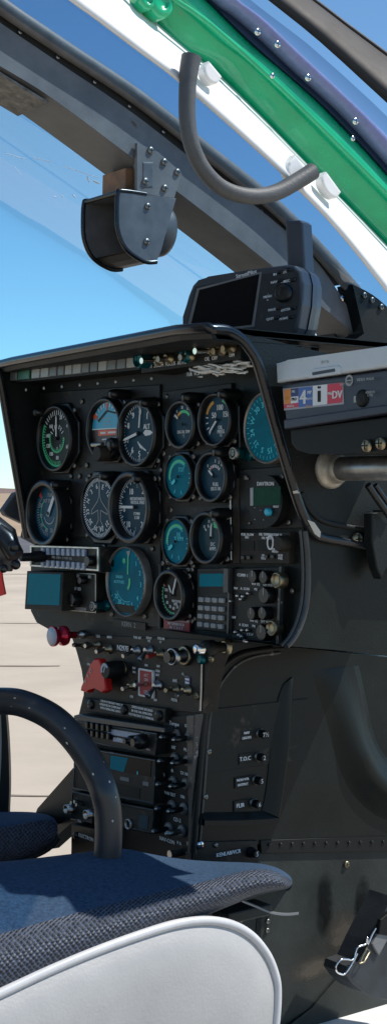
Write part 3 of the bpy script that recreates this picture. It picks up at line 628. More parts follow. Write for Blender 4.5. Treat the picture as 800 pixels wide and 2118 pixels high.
# ---- gauges
def post_light(M_, r, z, parent):
    mb = MB(); mb.lathe([(r, 0), (r, z*.7), (r*.75, z), (r*.3, z*1.03)], seg=16); return obj('post_light', mb, 'bezel', M_, parent)
def gauge(name, label, px, py, hh, dial, draw, needles=(), mount=True, ring='bezel', off=.012, ringh=.019, light=None, group=None, bw=1.14, needle_m='mark', knob=None):
    s = PF.scale(px, py, off); r = hh*s; M_ = PF.Mp(px, py, off)
    e = thing(name, label, 'gauge', M_, 'round gauges set in the instrument panel')
    if mount:
        q = r*1.2; c = r*.52; mb = MB()
        mb.prism([(q, c), (c, q), (-c, q), (-q, c), (-q, -c), (-c, -q), (c, -q), (q, -c)], .003, .008, .002); mp = obj('mounting_plate', mb, 'bezel', M_, e)
        for sx in (-1, 1):
            for sy in (-1, 1): screw(M_ @ T3((sx*r*.93, sy*r*.93, .0075)), mp, .0032, 'steeld')
    mb = MB(); mb.lathe([(r*bw, .004), (r*bw, ringh-.003), (r*(bw-.03), ringh), (r*1.03, ringh), (r*.995, ringh-.002), (r*.995, off-.001)], seg=56, capend=False); obj('bezel', mb, ring, M_, e)
    mb = MB(); mats = [dial, 'mark', 'mgreen', 'myell', 'mred', 'mteal', 'markd', 'sky', 'orange', 'earth', 'dialk']
    mb.lathe([(r*1.0, 0), (r*.5, 0)], seg=56, z=off); 
    mb.T = Matrix.Diagonal((r, r, 1, 1)); mb.mi = 1; draw(mb, off+.0004); mb.T = I4.copy()
    obj('dial', mb, mats, M_, e)
    for i, (a, l, t, w) in enumerate(needles):
        mb = MB(); a = math.radians(a); d = Vector((math.sin(a), math.cos(a))); n = Vector((-d.y, d.x)); z = off+.0016+.0008*i
        p = [d*(-t)*r-n*w*.5*r, d*(-t)*r+n*w*.5*r, d*l*.85*r+n*w*.5*r, d*l*r, d*l*.85*r-n*w*.5*r]
        mb.prism([tuple(x) for x in p], z, z+.0006); mb.mi = 1; mb.lathe([(.07*r, 0), (.07*r, .0012), (.04*r, .0016)], seg=16, z=z)
        obj('needle', mb, [needle_m, 'dialk'], M_, e)
    if light: 
        lx, ly = PF.uw(*light, .02); M2 = PF.M(lx, ly, 0) @ T3((0, 0, .004)); post_light(M2, .0062, .026, e)
    return e, M_, r
TX = .0  
def d_airspeed(b, z):
    b.mi = 1; b.ticks(-60, 40, 13, .80, .97, .035, z); b.mi = 6; b.ticks(60, 120, 6, .85, .95, .02, z)
    b.mi = 2; b.arc(.90, .97, 165, 300, z+.0002); b.ticks(165, 300, 22, .78, .97, .035, z+.0004)
    b.arc(.44, .49, 90, 290, z+.0002); b.ticks(90, 290, 20, .38, .5, .03, z+.0004)
    b.mi = 1; b.ticks(-60, 60, 7, .33, .48, .035, z)
    for t, x, y in (('20', .25, .70), ('40', .68, .40), ('60', .66, -.30), ('80', .02, -.66), ('100', -.38, -.52), ('120', -.58, -.24), ('140', -.62, .10), ('160', -.40, .42)): b.text(t, x, y, .13, z, sx=.9, bold=.012)
    for t, x, y in (('2', .22, .36), ('5', .42, -.03), ('8', .2, -.26), ('10', 0, -.34)): b.text(t, x, y, .1, z, sx=.9)
gauge('tachometer', 'dual scale gauge with green tick ring and upright white needle, top left of the panel', 119, 907, 61, 'dialk', d_airspeed, [(0, .80, .05, .055)], light=(85, 853))
def d_att(b, z):
    b.mi = 7; b.add([(math.sin(math.radians(a))*.96, math.cos(math.radians(a))*.96, z) for a in range(-82, 83, 4)]+[(.95, .02, z), (-.96, .02, z)], [list(range(42+2))])
    b.mi = 9; b.add([(math.sin(math.radians(a))*.96, math.cos(math.radians(a))*.96, z-.0001) for a in range(88, 275, 4)], [list(range(47))])
    b.mi = 1; b.ticks(-50, 50, 9, .80, .95, .05, z+.0003); b.line((-.96, .02), (.95, .02), .04, z+.0003)
    b.mi = 8; b.add([(-.08, .93, z+.0006), (.1, .93, z+.0006), (.01, .62, z+.0006)], [(0, 1, 2)]); b.line((-.95, .55), (-.62, .42), .16, z+.0006)
    b.mi = 10; b.line((-.55, .30), (.02, .66), .1, z+.0005); b.line((.02, .66), (.6, .55), .06, z+.0005)
    b.mi = 8; b.line((-.55, -.12), (.9, -.12), .2, z+.0006); b.mi = 1; b.line((-.4, -.12), (-.05, -.12), .07, z+.0008); b.line((.1, -.12), (.6, -.12), .07, z+.0008)
    b.mi = 6
    for k in range(3): b.line((-.3, .16+.12*k), (.3, .16+.12*k), .02, z+.0004)
    b.mi = 1; b.line((-.3, -.36), (0, -.35), .045, z+.0006); b.line((.25, -.33), (.7, -.31), .045, z+.0006)
e, M_, r = gauge('attitude_indicator', 'artificial horizon with a sky blue half and an orange bar', 222, 888, 58, 'earth', d_att, light=(242, 815))
mb = MB(); mb.lathe([(.0085, 0), (.0085, .024), (.007, .027), (.003, .028)], seg=24); Mk = PF.Mp(221, 919, .03); obj('cage_knob', mb, 'bezel', Mk, e)
mb = MB(); mb.lathe([(.010, 0), (.010, .03), (.009, .032)], seg=30, flute=.09); Mk = PF.Mp(203, 938, .03); obj('adjust_knob', mb, 'dust', Mk, e)
mb = MB(); mb.tube([PF.pt(192, 920, .026), PF.pt(212, 919, .026)], .003, 8); obj('lever', mb, 'steeld', I4, e)
def d_alt(b, z):
    b.mi = 1
    for k in range(10): 
        a = math.radians(36*k)
        b.ticks(36*k, 36*k, 1, .80, .97, .045, z)
    b.ticks(0, 360-7.2, 50, .87, .97, .026, z)
    for t, a in (('0', 0), ('1', 36), ('9', -36), ('8', -72), ('7', -112), ('6', -148), ('5', 176)): a_ = math.radians(a+4); b.text(t, .70*math.sin(a_), .70*math.cos(a_), .2, z, sx=.9, bold=.018)
    b.text('ALT', .42, .20, .17, z, sx=.85, bold=.015)
    b.add([(.22, 0, z), (.34, .10, z), (.62, .08, z), (.78, 0, z), (.62, -.08, z), (.34, -.10, z)], [list(range(6))])
    for k in range(4): b.line((.04+.1*k-.14, -.30-.07*k+.02), (.22+.1*k-.14, -.50-.03*k), .05, z)
gauge('altimeter', 'altimeter with a hatched flag and large white digits, beside the artificial horizon', 289, 896, 62, 'dial', d_alt, [(8, .84, -.18, .055), (-104, .92, -.06, .09)], light=(305, 833))
def d_tq(b, z):
    b.mi = 2; b.arc(.56, .60, 190, 315, z); b.mi = 6; b.ticks(190, 320, 20, .72, .86, .03, z)
    b.mi = 4; b.arc(.80, .98, -48, -38, z, n=4); b.mi = 6
    for t, x, y in (('120', -.62, .28), ('90', -.58, -.1), ('60', -.5, -.42), ('40', -.2, -.62), ('20', .15, -.62), ('0', .55, -.36)): b.text(t, x, y, .15, z, sx=.9, bold=.012)
    b.text('TURB', .1, .66, .13, z, bold=.01); b.text('OUT TEMP', -.08, .45, .13, z, sx=.8, bold=.01); b.arc(.36, .40, 110, 250, z); b.ticks(60, 110, 5, .8, .95, .03, z)
gauge('torque_gauge', 'blue faced gauge with slanted white pointer at the lower left of the panel', 103, 1062, 57, 'dialb', d_tq, [(32, .80, .1, .15)], light=(121, 1003), bw=1.24, ringh=.026, off=.014)
def d_hdg(b, z):
    b.mi = 1; b.ticks(0, 360-5, 72, .86, .98, .034, z); b.ticks(0, 330, 12, .80, .98, .045, z)
    for i, t in enumerate(('6', 'E', '12', '15', 'S', '21', '24', 'W', '30', '33', 'N', '3')):
        a = 30*i-12; q = math.radians(a); b.text(t, .70*math.sin(q), .70*math.cos(q), .17, z, rot=-a, sx=.9, bold=.014)
    b.mi = 6; pl = [(.02, .86), (.06, .36), (.12, .22), (.50, -.10), (.50, -.22), (.1, -.08), (.08, -.42), (.26, -.62), (.26, -.7), (.02, -.62)]
    pl = pl+[(-x+.04, y) for x, y in pl[::-1]]
    for p, q in zip(pl, pl[1:]): b.line(p, q, .03, z+.0002)
gauge('heading_indicator', 'compass card dial with an outlined aeroplane in its middle', 206, 1050, 63, 'dial', d_hdg, light=(222, 985), ringh=.015, mount=True, bw=1.08)
def d_vsi(b, z):
    b.mi = 1; b.ticks(-175, -5, 34, .86, .98, .028, z); b.ticks(-175, -5, 12, .78, .98, .04, z)
    for t, x, y in (('10', -.25, .50), ('20', .48, .52), ('0', -.66, -.08), ('3', .70, -.02), ('10', -.42, -.58), ('20', .42, -.58)): b.text(t, x, y, .2, z, sx=.85, bold=.016)
    b.text('INSTANTANEOUS', .12, .27, .105, z, sx=.72, bold=.01); b.text('VERTICAL SPEED', .12, .15, .105, z, sx=.72, bold=.01); b.text('FT/MIN', .08, -.22, .1, z, sx=.8, bold=.01); b.text('X 100', .08, -.35, .1, z, sx=.8, bold=.01)
    b.mi = 6; b.ticks(30, 150, 7, .88, .96, .03, z); b.text('5', .1, .68, .12, z); b.text('5', .0, -.72, .12, z)
gauge('vertical_speed_gauge', 'vertical speed dial with a level white needle', 281, 1049, 63, 'dial', d_vsi, [(-90, .92, -.10, .085)], light=(291, 990), bw=1.2, ringh=.024)
def d_temp(b, z):
    b.mi = 3; b.arc(.56, .70, -62, -22, z); b.mi = 2; b.arc(.56, .70, -22, 48, z); b.mi = 1
    for t, a in (('-50', -58), ('0', -40), ('50', -8), ('100', 26)): q = math.radians(a); b.text(t, .83*math.sin(q), .83*math.cos(q), .15, z, sx=.8, bold=.012)
    b.text('ENG OIL TEMP', 0, -.36, .15, z, sx=.72, bold=.012); b.text('°C', 0, -.56, .13, z)
gauge('oil_temperature_gauge', 'small engine oil temperature dial with a short yellow and green arc', 380, 878, 43, 'dial', d_temp, [(-52, .80, -.50, .08)], light=(393, 822), bw=1.2)
def d_press(b, z):
    b.mi = 3; b.arc(.74, .88, -72, -22, z); b.mi = 2; b.arc(.80, .88, 20, 40, z); b.mi = 1; b.ticks(-135, -82, 4, .68, .85, .05, z)
    for t, x, y in (('50', -.28, .18), ('100', .12, .50), ('150', .55, .20)): b.text(t, x, y, .24, z, sx=.9, bold=.02)
    b.text('OIL', .16, -.34, .16, z, sx=.85, bold=.015); b.text('PRESS', .20, -.52, .16, z, sx=.85, bold=.015); b.text('PSI', .2, -.68, .1, z)
gauge('oil_pressure_gauge', 'oil pressure dial numbered 50 to 150 with a yellow arc', 451, 868, 49, 'dial', d_press, [(-135, .78, .05, .08)], light=(468, 815), bw=1.14)
def d_teal(txt):
    def f(b, z):
        b.mi = 2; b.arc(.66, .80, -100, 40, z, n=30); b.mi = 5; b.ticks(-112, 44, 20, .62, .72, .035, z+.0002)
        for i, t in enumerate(txt): b.text(t, .2, .32-.2*i, .2, z, sx=.85, bold=.015)
        b.ticks(165, 205, 2, .68, .86, .05, z); b.ticks(80, 110, 3, .8, .9, .04, z)
    return f
gauge('rotor_rpm_gauge', 'bright teal dial with a green arc, above the other small teal dial', 370, 986, 44, 'dialt', d_teal(['TOT']), [(-126, .62, -.28, .15)], light=None, bw=1.1, ringh=.015, needle_m='mteal')
gauge('turbine_gauge', 'bright teal dial with a green arc, left of the amps dial', 365, 1120, 45, 'dialt', d_teal(['N1', '% RPM']), [(-126, .70, -.30, .15)], light=None, bw=1.1, ringh=.015, needle_m='mteal')
def d_fuel(b, z):
    b.mi = 1; b.ticks(-44, 44, 7, .42, .56, .07, z); b.mi = 4; b.arc(.44, .5, -46, -20, z); b.mi = 1
    for t, a in (('0', -46), ('2', 4), ('3', 26), ('4', 44)): q = math.radians(a); b.text(t, .72*math.sin(q), .72*math.cos(q), .14, z, sx=.9, bold=.012)
    b.text('FUEL', .08, -.36, .17, z, sx=.85, bold=.015); b.text('LBS X 100', .08, -.56, .16, z, sx=.75, bold=.014)
gauge('fuel_gauge', 'dark fuel quantity dial right of the upper teal dial', 444, 986, 45, 'dial', d_fuel, [(-52, .50, -.12, .09)], light=(457, 935), bw=1.2)
def d_amps(b, z):
    b.mi = 2; b.add([(.15, .46, z), (.12, .72, z), (.55, .66, z), (.52, .40, z)], [(0, 1, 2, 3)]); b.mi = 1
    b.ticks(-52, 0, 3, .5, .64, .07, z)
    for t, x, y in (('50', -.55, .48), ('75', -.2, .72), ('100', .12, .82), ('150', .5, .76)): b.text(t, x, y, .13, z, sx=.8, bold=.012)
    b.text('DC', .08, -.30, .16, z, bold=.015); b.text('AMPS', .08, -.50, .16, z, sx=.85, bold=.015)
gauge('ammeter', 'grey faced dc amps dial with an upright needle and green block', 438, 1112, 46, 'dialg', d_amps, [(4, .62, .05, .08)], light=(452, 1062), bw=1.2, ringh=.022)
def d_radalt(b, z):
    b.mi = 5
    for t, a in (('1', 42), ('2', 68), ('3', 95), ('4', 130), ('5', 158), ('10', 176), ('15', 195), ('20', 212), ('25', 230)): q = math.radians(a); b.text(t, .74*math.sin(q), .74*math.cos(q), .14, z, sx=.95, bold=.012)
    b.arc(.60, .62, 165, 240, z); b.ticks(30, 240, 22, .88, .96, .022, z); b.text('RADIO', -.40, .12, .09, z, sx=.95, bold=.008); b.text('ALTITUDE', -.42, -.03, .09, z, sx=.95, bold=.008)
    b.mi = 2; b.line((.08, .82), (.06, .22), .07, z+.0003); b.arc(.26, .36, 75, 140, z+.0003, c=(-.15, .02), n=10); b.lathe([(.08, 0), (.02, .0001)], c=(-.14, .62), seg=16, z=z+.0003)
    b.mi = 6; b.add([(-.02, .9, z+.0004), (.2, .94, z+.0004), (.12, .74, z+.0004)], [(0, 1, 2)])
    b.mi = 10; b.line((-.62, -.82), (.4, -.82), .24, z+.0002); b.line((-.85, .52), (-.7, .52), .2, z+.0002)
K['silverring'] = mat('silver_ring', (.28, .26, .23), .38, .6, vary=.25, vscale=60)
gauge('radio_altimeter', 'large teal radio altimeter dial in a thin silver ring, low on the panel', 263, 1203, 69, 'dialt', d_radalt, ring='silverring', bw=1.06, ringh=.016, mount=False)
def d_pct(b, z):
    b.mi = 2; b.arc(.82, .88, 175, 300, z); b.mi = 1; b.ticks(60, 300, 24, .84, .95, .03, z)
    for t, a in (('100', -70), ('90', -100), ('80', -128), ('70', -155), ('60', 178), ('50', 150), ('40', 118)): q = math.radians(a); b.text(t, .62*math.sin(q), .62*math.cos(q), .15, z, sx=.85, bold=.012)
    b.text('PERCENT', .18, -.28, .12, z, sx=.8, bold=.012); b.text('RPM', .18, -.42, .12, z, sx=.85, bold=.012); b.mi = 4; b.ticks(-58, -58, 1, .75, .95, .06, z)
gauge('percent_rpm_gauge', 'small black percent rpm dial with two crossing white needles, above the red placard', 359, 1231, 44, 'dialk', d_pct, [(20, .92, .08, .09), (-28, .55, -.15, .07)], bw=1.22, ringh=.022, light=None, off=.014)
def d_adf(b, z):
    b.mi = 5; b.ticks(0, 350, 36, .84, .94, .02, z)
    for i, t in enumerate(('N', '3', '6', 'E', '12', '15', 'S', '21', '24', 'W', '30', '33')):
        a = 30*i+18; q = math.radians(a); b.text(t, .68*math.sin(q), .68*math.cos(q), .17, z, rot=-a, bold=.014)
gauge('direction_finder', 'large teal compass dial half hidden behind the hood rim', 552, 884, 71, 'dialt', d_adf, ring='silverring', bw=1.07, ringh=.014, mount=False)

# ---- boxed instruments
def unit(name, label, cat, pts, off, m, bev=.0012, z0=0, body='housing'):
    cx = sum(p[0] for p in pts)/len(pts); cy = sum(p[1] for p in pts)/len(pts); M_ = PF.Mp(cx, cy, off)
    e = thing(name, label, cat, M_, {'radio': 'radio units mounted in the panel and console', 'switch panel': 'black switch panels'}.get(cat)); mb = MB(); mb.prism(px_poly(PF, pts, M_, off), z0, off, bev); obj(body, mb, m, M_, e)
    return e, M_, off
def upoly(name, pts, z, m, U, h=.001, bev=0):
    e, M_, off = U; mb = MB(); mb.prism(px_poly(PF, pts, M_, off), off-.0005, off+h, bev) if h else mb.poly(px_poly(PF, pts, M_, off), off+z); return obj(name, mb, m, M_, e)
def quad(x0, y0, x1, y1, k=0): # px rectangle whose right side is k lower
    return [(x0, y0), (x1, y0+k), (x1, y1+k), (x0, y1)]
def utext(items, U, name='lettering', m='mark', bold=.0002):
    e, M_, off = U; mb = MB()
    for t, x, y, h in items:
        u, w = PF.uw(x, y, off); o = M_.translation-PF.o; s = PF.scale(x, y, off); mb.text(t, u-o.dot(PF.x), w-o.dot(PF.y), h*s, off+.0012, bold=bold)
    return obj(name, mb, m, M_, e)
def frame_of(U, x0, y0, x1, y1, k0, k1, t, m, h=.002, name='frame'):
    e, M_, off = U; mb = MB()
    for pts in ([(x0, y0), (x1, y0+k0), (x1, y0+k0+t), (x0, y0+t)], [(x0, y1-t), (x1, y1+k1-t), (x1, y1+k1), (x0, y1)], [(x0, y0+t), (x0+t, y0+t), (x0+t, y1-t), (x0, y1-t)], [(x1-t, y0+k0+t), (x1, y0+k0+t), (x1, y1+k1-t), (x1-t, y1+k1-t)]):
        mb.prism(px_poly(PF, pts, M_, off), off-.0005, off+h)
    return obj(name, mb, m, M_, e)
# audio panel
U = unit('audio_panel', 'slim audio selector with two rows of pale buttons and a long black knob', 'radio', [(64, 1128), (208, 1132), (208, 1184), (62, 1170)], .028, 'panel2')
frame_of(U, 65, 1128, 207, 1171, 4, 10, 3.2, 'steel')
bmb = MB(); bmb.box((0, 0, 0), (.0068, .009, .004), .0008)
bt = None
for row, y in ((0, 1140), (1, 1165)):
    for k in range(9):
        x = 92+k*10.6; yy = y+k*.42+(k*.35 if row else 0); M_ = PF.Mp(x, yy, .028) @ T3((0, 0, .0295))
        bt = again(bt, M_, U[0]) if bt else obj('button', bmb, 'btn', M_, U[0])
        bt.name = 'button'
utext([('MKR  COM 1  2  3  EXT  ICS', 130, 1154, 4.5), ('-  -  -', 190, 1148, 5)], U, m='markd')
mb = MB(); mb.lathe([(.0075, 0), (.0075, .018), (.0055, .022), (.0055, .036), (.004, .0375)], seg=24); obj('selector_knob', mb, 'black', PF.Mp(92, 1151, .028) @ T3((0, 0, .026)), U[0])
mb = MB(); mb.lathe([(.007, 0), (.007, .008), (.006, .009)], seg=24, flute=.08); obj('volume_knob', mb, 'bezel', PF.Mp(192, 1160, .028) @ T3((0, 0, .028)), U[0])
# teal display
U = unit('moving_map_display', 'square blank teal display in a brown black frame at the lower left of the panel', 'display', [(56, 1181), (131, 1184), (128, 1264), (51, 1260)], .034, 'dust', .0015)
upoly('screen', [(61, 1186), (127, 1188), (124, 1252), (57, 1250)], 0, 'lcdt', U, .0008)
utext([('-   -   -   -', 90, 1257, 4)], U, m='black')
U = unit('display_controller', 'black control unit with small white keys beside the square teal display', 'radio', [(134, 1183), (201, 1187), (198, 1268), (130, 1262)], .014, 'panel2')
frame_of(U, 134, 1183, 200, 1262, 4, 6, 1.6, 'steeld', .001)
kk = None; kmb = MB(); kmb.box((0, 0, 0), (.0050, .0042, .003), .0006)
for x, y in ((136, 1216), (147, 1216.5), (157, 1217), (166, 1218), (134, 1233), (144, 1234), (164, 1191), (188, 1193)):
    M_ = PF.Mp(x, y, .014) @ T3((0, 0, .015)); kk = again(kk, M_, U[0]) if kk else obj('key', kmb, 'key', M_, U[0]); kk.name = 'key'
mb = MB(); mb.lathe([(.009, 0), (.009, .01), (.008, .012)], seg=24, flute=.08); obj('tuning_knob', mb, 'bezel', PF.Mp(163, 1239, .014) @ T3((0, 0, .014)), U[0])
mb = MB(); mb.lathe([(.005, 0), (.005, .008), (.004, .009)], seg=20); obj('tuning_knob', mb, 'lblue' if False else 'bezel', PF.Mp(177, 1200, .014) @ T3((0, 0, .014)), U[0])
upoly('data_slot', [(132, 1254), (180, 1257), (179, 1265), (131, 1261)], 0, 'post', U, .0006)
# indicator lamps
def lamp(label, bx_, by_, L, r, face, side):
    e = thing('indicator_lamp', label, 'lamp', PF.Mp(bx_, by_), 'press-to-test lamps on the instrument panel')
    M_ = PF.Mp(bx_, by_); mb = MB(); mb.lathe([(r*1.3, .0), (r*1.3, .006), (r, .007), (r, L*.55), (r*1.05, L*.56), (r*1.05, L)], seg=24); obj('lamp_body', mb, side, M_, e)
    mb = MB(); mb.lathe([(r*1.1, L-.003), (r*1.1, L+.001), (r*.85, L+.002), (r*.85, L+.0005)], seg=24); mb.mi = 1; mb.lathe([(r*.84, 0), (r*.1, .0005)], seg=24, z=L+.0005); mb.mi = 2; mb.text('0', 0, 0, r*1.1, L+.0016, bold=.0003)
    obj('lamp_ring', mb, ['steeld', face, 'markd'], M_, e)
K['tealside'] = mat('teal_reflective', (.0, .10, .12), .2, .5)
lamp('small ribbed lamp with a teal sheen beside the teal radio altimeter', 226, 1252, .024, .0056, 'lcdg', 'tealside')
lamp('small dark green faced lamp next to the large teal compass dial', 520, 938, .025, .0062, 'lcdg', 'tealside')
# clock
U = unit('digital_clock', 'oval black digital clock with a green display and one light blue button', 'clock', [tuple(p) for p in [(548+35*math.cos(2*math.pi*k/40), 1037+54*math.sin(2*math.pi*k/40)-.04*35*math.cos(2*math.pi*k/40)) for k in range(40)]], .016, 'black', .0025)
upoly('display', quad(524, 1009, 580, 1046, -3), 0, 'lcdg', U, .0006); upoly('display_edge', quad(518, 1009, 524, 1046, -.4), 0, 'key', U, .0008)
utext([('DAVTRON', 550, 1001, 8), ('SELECT', 572, 1048, 4), ('- -', 528, 1050, 4), ('- -', 540, 1055, 4), ('.', 528, 1071, 9), ('.', 546, 1072, 9)], U)
mb = MB(); mb.lathe([(.0042, 0), (.0042, .004), (.003, .005)], seg=20); obj('select_button', mb, 'lblue', PF.Mp(557, 1059, .016) @ T3((0, 0, .016)), U[0])
mb = MB()
for k, c in enumerate('02:47'): pass
# fuel flow / temperature unit
U = unit('temperature_meter', 'brown black meter unit with two dark windows, a white ring and a brown knob', 'meter', [(497, 1101), (598, 1100), (596, 1166), (497, 1165)], .008, 'dust', .001)
upoly('window', quad(499, 1119, 526, 1139), 0, 'screen', U, .0006); upoly('window', quad(533, 1118, 566, 1139), 0, 'screen', U, .0006)
utext([('FUEL FLOW', 513, 1106, 5.5), ('PPH', 512, 1112, 5), ('OIL TEMPERATURE M', 560, 1106, 5.5), ('OIL PRESS', 552, 1113, 5), ('OIL', 567, 1136, 4.5), ('PRESS/F', 570, 1141, 4.5), ('OIL', 546, 1149, 5), ('TEMP', 546, 1155, 5), ('AUX', 581, 1149, 5), ('FUEL', 581, 1155, 5), ('. . - -', 512, 1150, 5)], U)
mb = MB(); mb.lathe([(.0062, 0), (.0062, .0016), (.0048, .0016), (.0048, 0)], seg=28, capend=False); obj('white_ring', mb, 'mark', PF.Mp(560, 1122, .008) @ T3((0, 0, .0082)) @ Matrix.Diagonal((.85, 1.3, 1, 1)), U[0])
mb = MB(); mb.lathe([(.0085, 0), (.0085, .010), (.007, .012)], seg=26); obj('knob', mb, K and 'dust', PF.Mp(586, 1124, .012) @ T3((0, 0, .008)), U[0])
kk = None
for x in (505, 517, 553, 566):
    mb = MB(); mb.box((0, 0, .0015), (.006, .004, .003), .0006); obj('push_key', mb, 'bezel', PF.Mp(x, 1153 if x < 530 else 1151, .008) @ T3((0, 0, .008)), U[0])
# keypad
U = unit('keypad_unit', 'black keypad unit with sixteen grey keys and a teal strip display', 'radio', [(408, 1176), (479, 1174), (477, 1310), (405, 1302)], .010, 'panel2')
upoly('display', [(414, 1187), (463, 1186), (463, 1213), (413, 1213)], 0, 'lcdt', U, .0008)
upoly('display_surround', [(410, 1182), (468, 1181), (467, 1228), (410, 1228)], 0, 'black', U, .0004)
kmb = MB(); kmb.box((0, 0, 0), (.0082, .0054, .004), .0008); kmb.mi = 1; kmb.text('1', 0, 0, .003, .0022); kk = None
for j in range(4):
    for i in range(4):
        x = 419-j*.8+i*14.1; y = 1240+j*17+i*(.6+.35*j); M_ = PF.Mp(x, y, .010) @ T3((0, 0, .0115))
        kk = again(kk, M_, U[0]) if kk else obj('key', kmb, ['key', 'black'], M_, U[0]); kk.name = 'key'
upoly('side_bar', [(468, 1176), (477, 1176), (477, 1225), (467, 1225)], 0, 'edge', U, .004); upoly('side_rail', [(476, 1176), (479, 1176), (476, 1310), (473, 1310)], 0, 'edge', U, .003)
# knob panel
U = unit('squelch_control_panel', 'black twin radio control panel with two sets of ribbed knobs', 'radio', [(482, 1176), (583, 1172), (578, 1332), (480, 1322)], .008, 'panel2')
for x, y, r in ((530, 1192, .0072), (552, 1194, .0072), (553, 1231, .0092), (527, 1269, .0072), (550, 1268, .0072), (548, 1308, .0092)):
    mb = MB(); mb.lathe([(r, 0), (r, .009), (r*.9, .011)], seg=28, flute=.10); mb.mi = 1; mb.line((0, 0), (0, r*.9), .0012, .0113); obj('knob', mb, ['bezel', 'markd'], PF.Mp(x, y, .013) @ T3((0, 0, .008)), U[0])
utext([('VHF SQ', 530, 1208, 5.5), ('OFF VOL', 555, 1210, 5.5), ('COMM 1', 503, 1190, 6.5), ('VHF', 489, 1217, 5), ('A  SCAN', 508, 1218, 5.5), ('PRI', 530, 1219, 5), ('VHF SQ', 526, 1284, 5.5), ('OFF VOL', 550, 1286, 5.5), ('A  SCAN', 505, 1293, 5.5), ('PRI', 526, 1295, 5), ('UHF', 485, 1277, 5), ('1 2 3 4', 518, 1312, 5)], U)
mb = MB(); mb.line((0, 0), (.006, .0), .0012, .0012)
for x, y in ((495, 1232), (506, 1233), (502, 1239), (517, 1227), (491, 1307), (505, 1303), (510, 1325), (503, 1316), (498, 1313), (516, 1303), (480, 1243)):
    mb = MB(); mb.lathe([(.0022, 0), (.0022, .004), (.001, .005)], seg=12); obj('push_button', mb, 'steel', PF.Mp(x, y, .008) @ T3((0, 0, .008)), U[0])
for x, y in ((577, 1200), (567, 1299)):
    mb = MB(); mb.lathe([(.0085, 0), (.0085, .010), (.007, .012), (.007, .010), (.002, .010)], seg=28); obj('thumb_screw', mb, 'brass', PF.Mp(x, y, .012) @ T3((0, 0, .006)), U[0])
upoly('side_rail', [(583, 1172), (587, 1172), (581, 1332), (576, 1332)], 0, 'edge', U, .004)

# ---- annunciator strip and switch strip under the hood
ANO = .045
s0 = PF.pt(5, 776, ANO); s1 = PF.pt(285, 742, ANO); 
u0, w0 = PF.uw(5, 776, ANO); u1, w1 = PF.uw(288, 742, ANO); wm = (w0+w1)/2
AN = thing('annunciator_panel', 'row of small rectangular caption lights under the top of the hood', 'warning lights', PF.M((u0+u1)/2, wm, 0))
def py_an(x, top): return (762-(x-5)*.098) if top else (790-(x-5)*.112)
mb = MB(); Ma = PF.Mp(145, 760, ANO); mb.prism(px_poly(PF, [(-6, 760), (286, 730), (286, 764), (-6, 795)], Ma, ANO), ANO-.05, ANO-.002); obj('housing', mb, 'black', Ma, AN)
xs = [6, 22, 38, 66, 85, 103, 120, 135, 151, 170, 187, 204, 223, 242, 262, 282]
cols = ['cap', 'capd', 'capg', 'cap', 'cap', 'capd', 'capd', 'cap', 'cap', 'capd', 'capd', 'cap', 'capd', 'capd', 'cap']
for i in range(15):
    a, c = xs[i]+1.5, xs[i+1]-1.5
    if i == 2: c -= 2
    mb = MB(); pts = [(a, py_an(a, 1)), (c, py_an(c, 1)), (c-1, py_an(c, 0)), (a-1, py_an(a, 0))]
    Mc = PF.Mp((a+c)/2, py_an((a+c)/2, 1)+13, ANO); mb.prism(px_poly(PF, pts, Mc, ANO), ANO-.004, ANO+.001, .0008); obj('caption_light', mb, cols[i], Mc, AN, {2: 'green caption light'}.get(i))
U = unit('camera_switch_strip', 'slim black strip of silver toggles lettered for a camera below the hood rim', 'switch panel', [(292, 726), (498, 700), (498, 742), (292, 772)], .045, 'black', .001, z0=0)
utext([('ON  ZOOM  FOCUS  AUTO', 346, 754, 8), ('OIL  OFF', 438, 742, 8), ('CAM/FLIR', 462, 711, 8), ('DIM', 481, 735, 7)], U)
for x, y, l, m in ((330, 745, .020, 'chrome'), (352, 741, .012, 'steeld'), (395, 737, .010, 'steeld'), (441, 725, .020, 'chrome'), (460, 724, .008, 'brass'), (480, 719, .008, 'brass')):
    M_ = PF.Mp(x, y, .046) @ T3((0, 0, .045)); mb = MB(); mb.lathe([(.0065, 0), (.0065, .003), (.004, .005), (.004, .008)], seg=16); sw = obj('toggle_switch', mb, 'brass', M_, U[0])
    mb = MB(); mb.tube([(0, 0, .004), (0, -.001, l*.6), (0, -.002, l+.006)], [.002, .0024, .0036], 10); obj('lever', mb, m, M_, sw)
mb = MB(); mb.lathe([(.0095, 0), (.0095, .014), (.0085, .016), (.0085, .012), (.003, .012)], seg=24); mb.mi = 0; obj('lamp_socket', mb, 'tealside', PF.Mp(300, 745, .05) @ T3((0, 0, .045)), U[0])
mb = MB(); mb.lathe([(.0075, 0), (.0075, .010), (.006, .010), (.006, .003)], seg=24); obj('lamp_socket', mb, 'tealside', PF.Mp(385, 736, .05) @ T3((0, 0, .045)), U[0])
label_plate(410, 773, 88, 12, ['FLIR  VCR  STBY'], 7, 'black', off=.03)
WB = thing('wire_bundle', 'loose white wires bunched below the switch strip', 'wires', PF.Mp(450, 768, .03))
wk = 0
for k in range(44):
    x0 = 400+random.random()*108; y0 = 768-(x0-384)*.10+random.uniform(-8, 10); a = random.choice((.35, .5, .15, -.25))+random.uniform(-.12, .12); l = random.uniform(26, 52); n = .020+random.random()*.024; c_ = random.uniform(-5, 5)
    pts = [PF.pt(x0+l*(t-.5)*math.cos(a), y0+l*(t-.5)*math.sin(a)*.6+c_*math.sin(math.pi*t), n+.004*t) for t in (0, .25, .5, .75, 1)]
    mb = MB(); mb.tube([tuple(p) for p in pts], .00125, 6); obj('wire', mb, 'wire', I4, WB)

